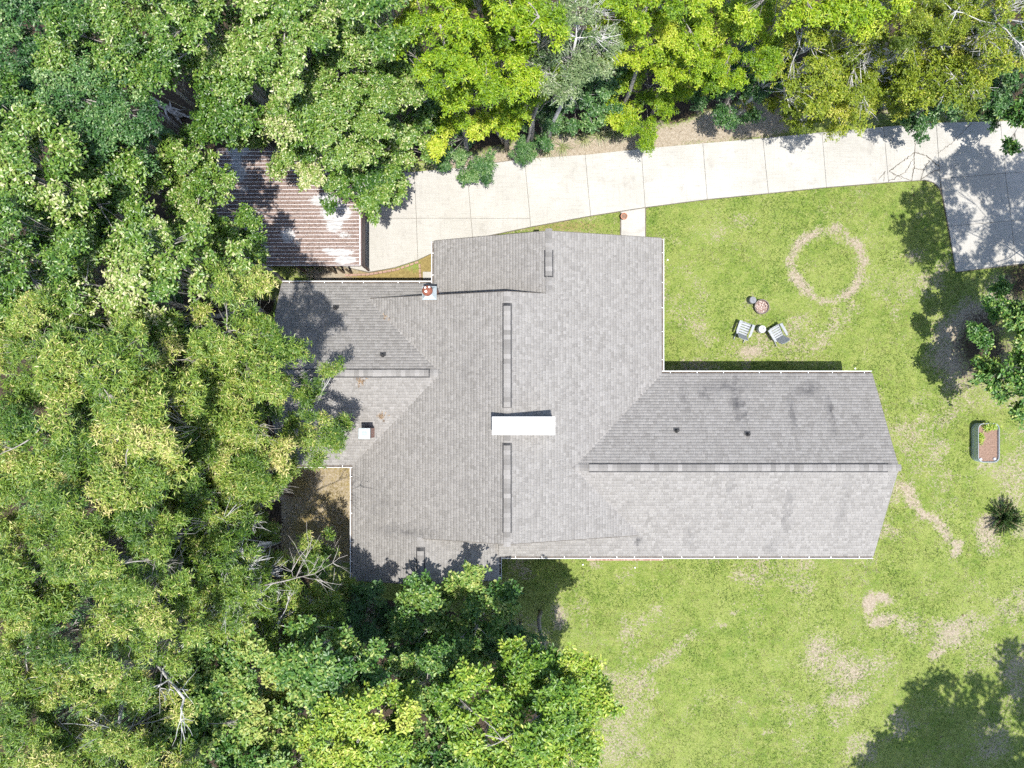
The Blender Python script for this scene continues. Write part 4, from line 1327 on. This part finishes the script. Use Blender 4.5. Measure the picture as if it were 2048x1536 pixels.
# shrubs along the drive and under the wood
SHRUBS = [
    (1160, 190, 82, 4.0, 'dark', 'leafy dark green shrub mass above the strap leaved plants', 1.0),
    (1298, 180, 85, 4.5, 'lime', 'yellow lime shrub right of the dark green shrub by the drive', 1.0),
    (1080, 232, 48, 3.0, 'dark', 'green shrub left of the dark leafy mass by the drive', .9),
    (1475, 180, 75, 3.5, 'dark', 'rounded dark green shrub at the far side of the drive', .8),
    (925, 312, 60, 1.8, 'dark', 'low dark creeping shrub spilling over the drive edge', .7),
    (1050, 300, 32, 1.4, 'dark', 'small green shrub at the drive edge by a leaf shadow', .7),
    (1850, 215, 60, 3.0, 'dark', 'green shrub at the upper edge of the cracked slab', .9),
    (1990, 205, 45, 3.5, 'dark', 'green shrub beside the upper end of the parking pad', .9),
    (1560, 190, 55, 3.0, 'olive', 'low olive shrub over the dry verge', .9),
    (1410, 150, 50, 4.0, 'olive', 'thin brown twigged shrub between lime tree and round shrub', .8),
    (330, 300, 50, 3.0, 'dark', 'dim shrub on the floor of the upper left clearing', .9),
    (500, 1390, 60, 3.5, 'dark', 'shaded understorey shrub among the large leaved trees', .9),
    (640, 1440, 60, 3.5, 'dark', 'shaded understorey shrub by the pale stump', .9),
    (680, 1290, 70, 4.0, 'dark', 'deep green understorey shrub left of the paired round trees', .9),
    (900, 1310, 60, 4.5, 'lobed', 'green undergrowth below the paired round trees', .9),
    (320, 1000, 80, 4.0, 'dark', 'shaded undergrowth left of the dry yard nook', .9),
    (120, 960, 80, 4.0, 'dark', 'shaded undergrowth by the brown gap on the left edge', .9),
    (160, 1240, 90, 6.0, 'dark', 'dim undergrowth right of the pale trunk piece', .9),
    (80, 1180, 80, 6.0, 'dark', 'dim undergrowth on the left edge above the pale trunk piece', .9),
    (200, 860, 90, 6.0, 'dark', 'dim undergrowth in the middle of the left wood', .9),
    (60, 620, 80, 6.0, 'dark', 'dim undergrowth on the left edge below the flecked oak', .9),
    (270, 1420, 80, 6.0, 'dark', 'dim undergrowth under the grey forked snag', .9),
    (250, 700, 90, 6.0, 'dark', 'dim undergrowth under the white forked twigs', .9),
    (330, 1190, 90, 5.0, 'dark', 'shaded undergrowth in the lower left wood', .9),
    (180, 1380, 90, 5.0, 'dark', 'shaded undergrowth below the golden trees', .9),
    (300, 640, 90, 5.5, 'dark', 'shaded undergrowth left of the west gable', .9),
    (140, 480, 90, 5.5, 'dark', 'shaded undergrowth below the flecked oaks', .9),
    (560, 150, 80, 5.0, 'dark', 'shaded undergrowth below the top oaks', .9),
    (700, 60, 80, 6.0, 'dark', 'shaded undergrowth at the top edge by the dark gap', .9),
    (1210, 130, 70, 4.0, 'dark', 'green undergrowth between grey twiggy tree and lime shrub', .9),
    (1530, 130, 70, 4.5, 'dark', 'green undergrowth below the top lime trees', .9),
    (1760, 170, 70, 4.5, 'olive', 'olive undergrowth below the white limbed tree', .9),
    (1940, 90, 80, 5.0, 'dark', 'dark undergrowth in the upper right wood', .9),
]
for i, (px, py, r, z, sp, lab, sc2) in enumerate(SHRUBS):
    tree('shrub', lab, px, py, r, z * .75, sp, 500 + i * 3, cat='shrub', group='shrubs and undergrowth', flat=.7, scale=sc2)

# ------------------------------------------------------------------ SMALL THINGS
# adirondack chairs: x right, y forward
def adirondack(label, loc, rz):
    r = thing('garden_chair', label, 'chair', loc, rz, 'garden chairs by the fire pit')
    for i in range(5):                                   # seat slats across
        y0 = -.28 + i * .125
        z0 = .25 + (y0 + .28) * .20
        MB().box(-.25, .25, y0, y0 + .098, z0, z0 + .022).build('seat_slat', M['chair'], r, bevel=.004)
    Mb = Matrix.Translation((0, -.26, .26)) @ Matrix.Rotation(math.radians(28), 4, 'X')
    for i in range(5):                                   # reclined back
        x0 = -.26 + i * .105
        hgt = .66 + .08 * math.cos((i - 2) / 2 * 1.3)
        MB().box(x0, x0 + .098, -.012, .012, 0, hgt, M=Mb).build('back_slat', M['chair'], r, bevel=.004)
    MB().box(-.27, .27, -.04, -.014, .38, .45, M=Mb).build('back_rail', M['chair'], r)
    for s in (-1, 1):
        MB().prism(ccw([(s * .27, .34), (s * .42, .34), (s * .41, -.2), (s * .36, -.36), (s * .29, -.36)]), .52, .545).build('armrest', M['chair'], r, bevel=.006)
        MB().box(min(s * .28, s * .31), max(s * .28, s * .31), .24, .36, 0, .52).build('front_leg', M['chair'], r)
        mb = MB()
        x0, x1 = min(s * .255, s * .28), max(s * .255, s * .28)
        mb.add([(x0, .36, .25), (x0, .36, .38), (x0, -.62, .10), (x0, -.62, 0), (x0, -.5, 0), (x1, .36, .25), (x1, .36, .38), (x1, -.62, .10), (x1, -.62, 0), (x1, -.5, 0)],
               [(0, 1, 2, 3, 4), (9, 8, 7, 6, 5), (0, 5, 6, 1), (1, 6, 7, 2), (2, 7, 8, 3), (3, 8, 9, 4), (4, 9, 5, 0)])
        mb.build('rear_leg', M['chair'], r)
    MB().box(-.28, .28, .335, .36, .27, .39).build('front_rail', M['chair'], r)
    return r


adirondack('grey white slatted garden chair left of the small round table', P(1484, 660, 0), math.radians(-20))
adirondack('grey white slatted garden chair right of the small round table', P(1549, 667, 0), math.radians(30))
tb = thing('side_table', 'small round white drum table between the two garden chairs', 'side table', P(1518.5, 660, 0))
MB().lathe([(.15, 0), (.19, .12), (.20, .25), (.185, .40), (.17, .44)], 28).build('drum', M['table'], tb, smooth=False)
tt = MB().lathe([(.17, .442), (.19, .455), (.185, .47), (.0005, .472)], 28).build('top', M['table'], tb)
MB().lathe([(.045, .473), (.05, .476), (.03, .478)], 14, (.06, .05)).build('cup_hole', M['slate'], tt)
fp = thing('fire_pit', 'low round fire ring filled with pinkish gravel', 'fire pit', P(1521, 614.5, 0))
MB().lathe([(.37, 0), (.385, .2), (.385, .24), (.34, .24), (.335, .14), (.335, .02)], 30, cap=False).build('ring', M['pitring'], fp)
mb = MB(); rg = np.random.default_rng(5)
for i in range(420):
    a_, q = rg.uniform(0, 2 * PI), math.sqrt(rg.uniform(0, 1)) * .31
    s_ = rg.uniform(.012, .026)
    mb.box(-s_, s_, -s_ * .8, s_ * .8, -s_ * .6, s_ * .6, rg.random(), Matrix.Translation((q * math.cos(a_), q * math.sin(a_), .13 + rg.uniform(0, .02))) @ Matrix.Rotation(rg.uniform(0, 3), 4, 'Z') @ Matrix.Rotation(rg.uniform(-.6, .6), 4, 'X'))
gm, gt, gb = newmat('fire_gravel')
gt.links.new(ramp(gt, attr(gt), [(0, (0.08, 0.045, 0.038)), (.35, (0.24, 0.155, 0.125)), (.7, (0.38, 0.29, 0.25)), (1, (0.52, 0.46, 0.42))]), gb.inputs['Base Color'])
gb.inputs['Roughness'].default_value = .85
g_ = mb.build('gravel', gm, fp); g_['kind'] = 'stuff'
MB().lathe([(.334, .03), (.334, .12)], 30).build('bed', M['soil'], fp)
sp_ = thing('stone_stump', 'upright grey stump seat beside the fire ring', 'stump', P(1501, 602, 0))
MB().lathe([(.16, 0), (.185, .05), (.175, .2), (.185, .36), (.165, .40), (.08, .405)], 18).build('body', M['slate'], sp_)

# planter
pl = thing('planter', 'long galvanised tank planter with brown soil on the east lawn', 'planter', (24.46, -2.2, 0))
def rrect(hx, hy, r, n=7):
    p = []
    for (sx, sy, a0) in ((1, 1, 0), (-1, 1, 90), (-1, -1, 180), (1, -1, 270)):
        for i in range(n):
            a_ = math.radians(a0 + 90 * i / (n - 1))
            p.append((sx * (hx - r) + r * math.cos(a_), sy * (hy - r) + r * math.sin(a_)))
    return p
mb = MB()
rings = [(rrect(.53, .98, .26), 0), (rrect(.545, .995, .27), .2), (rrect(.535, .985, .265), .22), (rrect(.55, 1.0, .27), .42), (rrect(.54, .99, .265), .44), (rrect(.55, 1.0, .27), .58), (rrect(.52, .97, .25), .58), (rrect(.52, .97, .25), .40)]
k = len(rings[0][0]); b0 = 0
for pts, z in rings: mb.v += [(x, y, z) for x, y in pts]
for j in range(len(rings) - 1):
    for i in range(k):
        mb.f.append((j * k + i, j * k + (i + 1) % k, (j + 1) * k + (i + 1) % k, (j + 1) * k + i)); mb.t.append(.5)
mb.build('tank', M['tank'], pl)
mb = MB()
for j in range(16):
    p0 = rrect(.56, 1.01, .275)
mb.tube([(x, y, .585) for x, y in rrect(.545, .995, .27)] + [(*rrect(.545, .995, .27)[0], .585)], [.014] * (len(rrect(.5, .9, .2)) + 1), 6)
mb.build('rim', M['flash'], pl)
MB().prism(ccw(rrect(.515, .965, .25)), .38, .46).build('soil', M['soil'], pl)
rg = np.random.default_rng(77)
cen = np.concatenate([np.stack([rg.normal(.12, .18, 60), rg.normal(.80, .07, 60), rg.uniform(.47, .62, 60)], 1), np.stack([rg.normal(-.36, .05, 26), rg.normal(.28, .12, 26), rg.uniform(.47, .56, 26)], 1)])
V, F, T = leaves(cen, np.tile([0, 0, 1.0], (len(cen), 1)) + rg.normal(0, .2, cen.shape), rg, 'lobed_yellow', .55, rg.uniform(.4, .9, len(cen)))
wo_ = link(bpy.data.objects.new('weeds', fast_mesh('weeds', V, F, LEAF['lobed_yellow'], T)), pl); wo_['kind'] = 'stuff'
for (x, y) in ((-.36, -.85), (.36, -.83)):
    MB().lathe([(.07, .46), (.085, .49), (.06, .53), (.02, .535)], 10, (x, y)).build('stone', M['table'], pl)

# terracotta pot
pt = thing('flower_pot', 'brown clay pot standing on the corner of the walkway', 'pot', P(1246, 436, 0))
MB().lathe([(.10, .05), (.15, .33), (.175, .34), (.175, .39), (.145, .39), (.13, .30)], 22, cap=False).build('pot', M['terracotta'], pt)
MB().lathe([(.1, .1), (.135, .31), (.02, .33)], 22).build('soil', M['soil'], pt)

# spiky dwarf shrub on the east lawn
rg = np.random.default_rng(31)
sx, sy, _ = P(2004, 1034, 0)
yr = thing('spiky_shrub', 'dwarf spiky dark green conifer on the mulch patch by the right edge', 'shrub', (sx, sy, 0))
mb = MB(); Vs, Fs, Ts = [], [], []
for i in range(120):
    a_ = rg.uniform(0, 2 * PI); ele = rg.uniform(.15, 1.4); L = rg.uniform(.7, 1.2)
    e = Vector((math.cos(a_) * math.cos(ele), math.sin(a_) * math.cos(ele), math.sin(ele))) * L
    pts = branch_tubes(mb, (0, 0, .05), e, .016, .004, rg, 4, .06, 4, .06)
    m = 90
    q = rg.uniform(.2, 1, m)
    c = np.array([tuple(Vector((0, 0, .05)).lerp(e, float(k))) for k in q])
    d = np.array(e)[None, :] / L * .8 + rg.normal(0, .55, (m, 3)); d /= np.linalg.norm(d, axis=1)[:, None]
    s_ = np.cross(d, rg.normal(0, 1, (m, 3))); s_ /= np.linalg.norm(s_, axis=1)[:, None]
    ln = rg.uniform(.07, .13, m)[:, None]
    vv = np.stack([c, c + d * ln * .4 + s_ * .015, c + d * ln, c + d * ln * .4 - s_ * .015], 1).reshape(-1, 3)
    Vs.append(vv); Ts.append(np.repeat(np.clip(rg.normal(.45, .2, m), 0, 1), 4))
Vs = np.concatenate(Vs)
mb.build('stem', M['post'], yr)
link(bpy.data.objects.new('needles', fast_mesh('needles', Vs, np.arange(len(Vs)).reshape(-1, 4), mat_leaf('conifer_needle', [(0, (0.018, 0.05, 0.012)), (.6, (0.06, 0.12, 0.024)), (1, (0.19, 0.24, 0.06))], .5, .15), np.concatenate(Ts))), yr)

# strap-leaved plants on the sandy strip
STRAP = mat_leaf('strap_leaf', [(0, (0.09, 0.13, 0.04)), (.4, (0.20, 0.24, 0.08)), (.7, (0.33, 0.33, 0.16)), (1, (0.46, 0.39, 0.25))], .45, .3)
spots = [(1062, 302, 'strap leaved plant at the left end of the sandy strip'), (1095, 297, 'strap leaved plant beside the small drive edge shrub'), (1124, 294, 'arching strap leaved plant left of the red flowered sprig'),
         (1168, 277, 'pale withered strap leaved plant up from the second drive joint'), (1198, 270, 'fullest strap leaved plant in the sandy strip'), (1226, 263, 'strap leaved plant right of the fullest one'),
         (1252, 262, 'strap leaved plant below the lime shrub'), (1278, 258, 'last strap leaved plant towards the round shrub'), (1205, 250, 'straw coloured strap leaved plant at the back of the strip')]
for i, (px, py, lab) in enumerate(spots):
    rg = np.random.default_rng(300 + i)
    Vv, Ff, Tt = [], [], []
    n = 46
    for j in range(n):
        a_ = rg.uniform(0, 2 * PI) if rg.random() < .5 else rg.normal(-1.6, .7)
        L = rg.uniform(.35, .75); o0 = np.array([rg.normal(0, .07), rg.normal(0, .06), 0.0]); wd = rg.uniform(.010, .017)
        dh = np.array([math.cos(a_), math.sin(a_), 0]); sh = np.array([-math.sin(a_), math.cos(a_), 0])
        tt_ = np.clip(rg.normal(.62 if i in (3, 8) else .48, .2), 0, 1)
        base_i = len(Vv)
        for q in range(5):
            k_ = q / 4
            c = o0 + dh * L * (k_ * .4 + k_ * k_ * .6) + np.array([0, 0, L * (1.25 * k_ - 1.05 * k_ * k_) * .9])
            ww = wd * (1 - k_ ** 3 * .9)
            Vv += [tuple(c - sh * ww), tuple(c + sh * ww)]; Tt += [tt_, tt_]
        for q in range(4):
            b_ = base_i + 2 * q
            Ff.append((b_, b_ + 1, b_ + 3, b_ + 2))
    o = bpy.data.objects.new('strap_leaf_plant', fast_mesh('strap_leaf_plant', Vv, Ff, STRAP, Tt)); link(o)
    o.location = P(px, py, 0); tag(o, lab, 'plant', 'strap leaved plants along the drive')

# lawn caps (white drain / sprinkler discs)
for (px, py, lab) in [(1710, 737, 'small white disc in the grass off the east wing corner'), (1166, 1129, 'small white disc in the grass left of the front step'), (1335, 520, 'small white disc in the grass beside the east eave'), (1270, 1135, 'tiny white disc in the grass below the front step')]:
    o = MB().lathe([(.04, 0), (.04, .03), (.03, .04), (.01, .045)], 14).build('drain_cap', M['white']); o.location = P(px, py, 0)
    tag(o, lab, 'drain cap', 'white caps in the lawn')

# clumps of dry leaves caught on the shingles
for i, (px, py, f, lab) in enumerate([(775, 632, fWN, 'orange dry leaves near the upper valley of the west roof'), (722, 762, fWS, 'orange dry leaves just below the west ridge vent'), (765, 833, fWS, 'dry leaf scatter beside the brick chimney')]):
    rg = np.random.default_rng(60 + i)
    x, y, _ = P(px, py, 3.6); z = f(x, y); x, y, _ = P(px, py, z)
    n = 26
    c = np.stack([rg.normal(0, .10, n), rg.normal(0, .10, n), np.zeros(n)], 1)
    c[:, 2] = [f(x + a_[0], y + a_[1]) - f(x, y) + .03 for a_ in c]
    V, F, T = leaves(c, np.tile([0, 0, 1.0], (n, 1)) + rg.normal(0, .1, (n, 3)), rg, 'oak', .45, rg.uniform(.4, 1, n))
    o = bpy.data.objects.new('fallen_leaves', fast_mesh('fallen_leaves', V, F, M['dryleaf'], T)); link(o); o.location = (x, y, f(x, y))
    tag(o, lab, 'dry leaves', 'leaf clumps on the roof')

# trunk lying / leaning in the clearings
def log(name, lab, p0, p1, r0, r1, mat, seed):
    rg = np.random.default_rng(seed)
    root = thing(name, lab, 'log' if 'log' in name else 'dead tree', p0)
    mb = MB()
    q = Vector(p1) - Vector(p0)
    pts = branch_tubes(mb, (0, 0, 0), q, r0, r1, rg, 8, .03, 8)
    mb.build('trunk', mat, root, smooth=True)
    mb = MB()
    for _ in range(9):
        b = pts[int(rg.integers(5, 9))]
        e = Vector(b) + Vector(rg.normal(0, .55, 3)) + q.normalized() * .6
        pp = branch_tubes(mb, b, e, r1 * .8, .008, rg, 4, .14, 4)
        for _2 in range(3): branch_tubes(mb, pp[2], e + Vector(rg.normal(0, .35, 3)), .014, .004, rg, 3, .16, 3)
    mb.build('branch', mat, root)
    return root


log('fallen_log', 'pale fallen trunk lying in the upper left clearing', P(285, 190, .3), P(362, 232, .25), .17, .13, BARK, 1)
log('fallen_log', 'pale trunk piece lying in the dark gap of the lower left wood', P(42, 1250, .5), P(112, 1206, 3.5), .13, .11, BARK_W, 2)
log('dead_tree', 'long bare leaning stem ending in forked twigs in the lower left wood', P(255, 1255, 9.5), P(365, 1395, 13.2), .10, .04, BARK_W, 3)
log('dead_tree', 'bare grey forked snag near the bottom edge of the left wood', P(245, 1395, 12), P(236, 1470, 13.0), .09, .04, BARK_W, 4)
log('dead_tree', 'bare grey limbs beside the south west roof corner', P(530, 1170, 10), P(630, 1148, 11.0), .035, .012, BARK, 5)
log('dead_tree', 'white forked twigs in a gap of the left wood', P(275, 735, 12.0), P(200, 712, 13.5), .06, .03, BARK_W, 6)
log('dead_tree', 'fan of bare twigs left of the dry yard nook', P(330, 1005, 9), P(285, 1040, 11.5), .07, .03, BARK_W, 7)
log('dead_tree', 'bare grey limb fan low among the golden trees', P(105, 1390, 11), P(120, 1360, 13), .08, .03, BARK_W, 8)
log('leaning_trunk', 'pale forked leaning trunk in the dark gap of the lower wood', P(880, 1440, 0), P(925, 1395, 5.0), .16, .08, BARK_W, 9)

# ------------------------------------------------------------------ GRASS + LITTER (uncountable)
rg = np.random.default_rng(8)
n = 260000
x = rg.uniform(-3, 30, n); y = rg.uniform(-22, 17, n)
ba, li, mo = ground_masks(x, y)
u, v = 1024 + x * FPX / CAM_H, 800 - y * FPX / CAM_H
ok = (li < .3) & (rg.random(n) > ba * 1.25 - .1)
ok &= ~in_poly(u, v, drive_outline) & ~((u > 1240) & (u < 1292) & (v > 414) & (v < 520))
for bx in [(-3.4, 6.8, -6.2, 7.4), (6.5, 17.0, -6.7, .85), (23.9, 25.0, -3.2, -1.2)]:
    ok &= ~((x > bx[0]) & (x < bx[1]) & (y > bx[2]) & (y < bx[3]))
ok &= np.hypot(u - 1521, v - 614) > 14
x, y = x[ok], y[ok]; n = len(x)
k = 3
X, Y = np.repeat(x, k) + rg.normal(0, .02, n * k), np.repeat(y, k) + rg.normal(0, .02, n * k)
m = n * k
an = rg.uniform(0, 2 * PI, m); L = rg.uniform(.04, .095, m); lean = rg.uniform(.4, 1.25, m); wd = rg.uniform(.005, .011, m)
base = np.stack([X, Y, np.full(m, -.02)], 1)
d = np.stack([np.cos(an) * np.sin(lean), np.sin(an) * np.sin(lean), np.cos(lean)], 1) * L[:, None]
s_ = np.stack([-np.sin(an), np.cos(an), np.zeros(m)], 1) * wd[:, None]
V = np.stack([base - s_, base + s_, base + d], 1).reshape(-1, 3)
pat = fbm(X * .5, Y * .5, 33); pat2 = fbm(X * 1.9, Y * 1.9, 44)
pat3 = fbm(X * 7, Y * 7, 71, 3)
tt = np.clip((pat - .5) * 1.5 + (pat2 - .5) * 1.2 + (pat3 - .5) * .8 + .38 + rg.normal(0, .14, m), 0, 1)
GR = mat_leaf('grass_blade', [(0, (0.064, 0.124, 0.020)), (.35, (0.130, 0.178, 0.038)), (.65, (0.212, 0.232, 0.074)), (.88, (0.30, 0.285, 0.145)), (1, (0.45, 0.41, 0.28))], .6, .2, .2)
o = bpy.data.objects.new('grass', fast_mesh('grass', V, np.arange(3 * m).reshape(-1, 3), GR, np.repeat(tt, 3))); link(o)
tag(o, 'short patchy lawn grass around the house', 'grass', kind='stuff')

n = 16000
x = rg.uniform(-27, 27, n); y = rg.uniform(-20, 21, n)
ba, li, mo = ground_masks(x, y)
u, v = 1024 + x * FPX / CAM_H, 800 - y * FPX / CAM_H
ok = ((li > .4) | (rg.random(n) < ba * .12)) & ~in_poly(u, v, drive_outline)
x, y = x[ok], y[ok]; n = len(x)
cen = np.stack([x, y, np.full(n, .012)], 1)
an = rg.uniform(0, 2 * PI, n); L = rg.uniform(.03, .075, n); wd = L * rg.uniform(.25, .5, n)
d = np.stack([np.cos(an) * L, np.sin(an) * L, rg.normal(0, .02, n)], 1); s_ = np.stack([-np.sin(an) * wd, np.cos(an) * wd, rg.normal(0, .015, n)], 1)
V = np.stack([cen - d, cen + s_, cen + d, cen - s_], 1).reshape(-1, 3)
o = bpy.data.objects.new('forest_litter', fast_mesh('forest_litter', V, np.arange(4 * n).reshape(-1, 4), M['dryleaf'], np.repeat(rg.random(n), 4))); link(o)
tag(o, 'brown fallen leaves covering the woodland floor', 'leaf litter', kind='stuff')
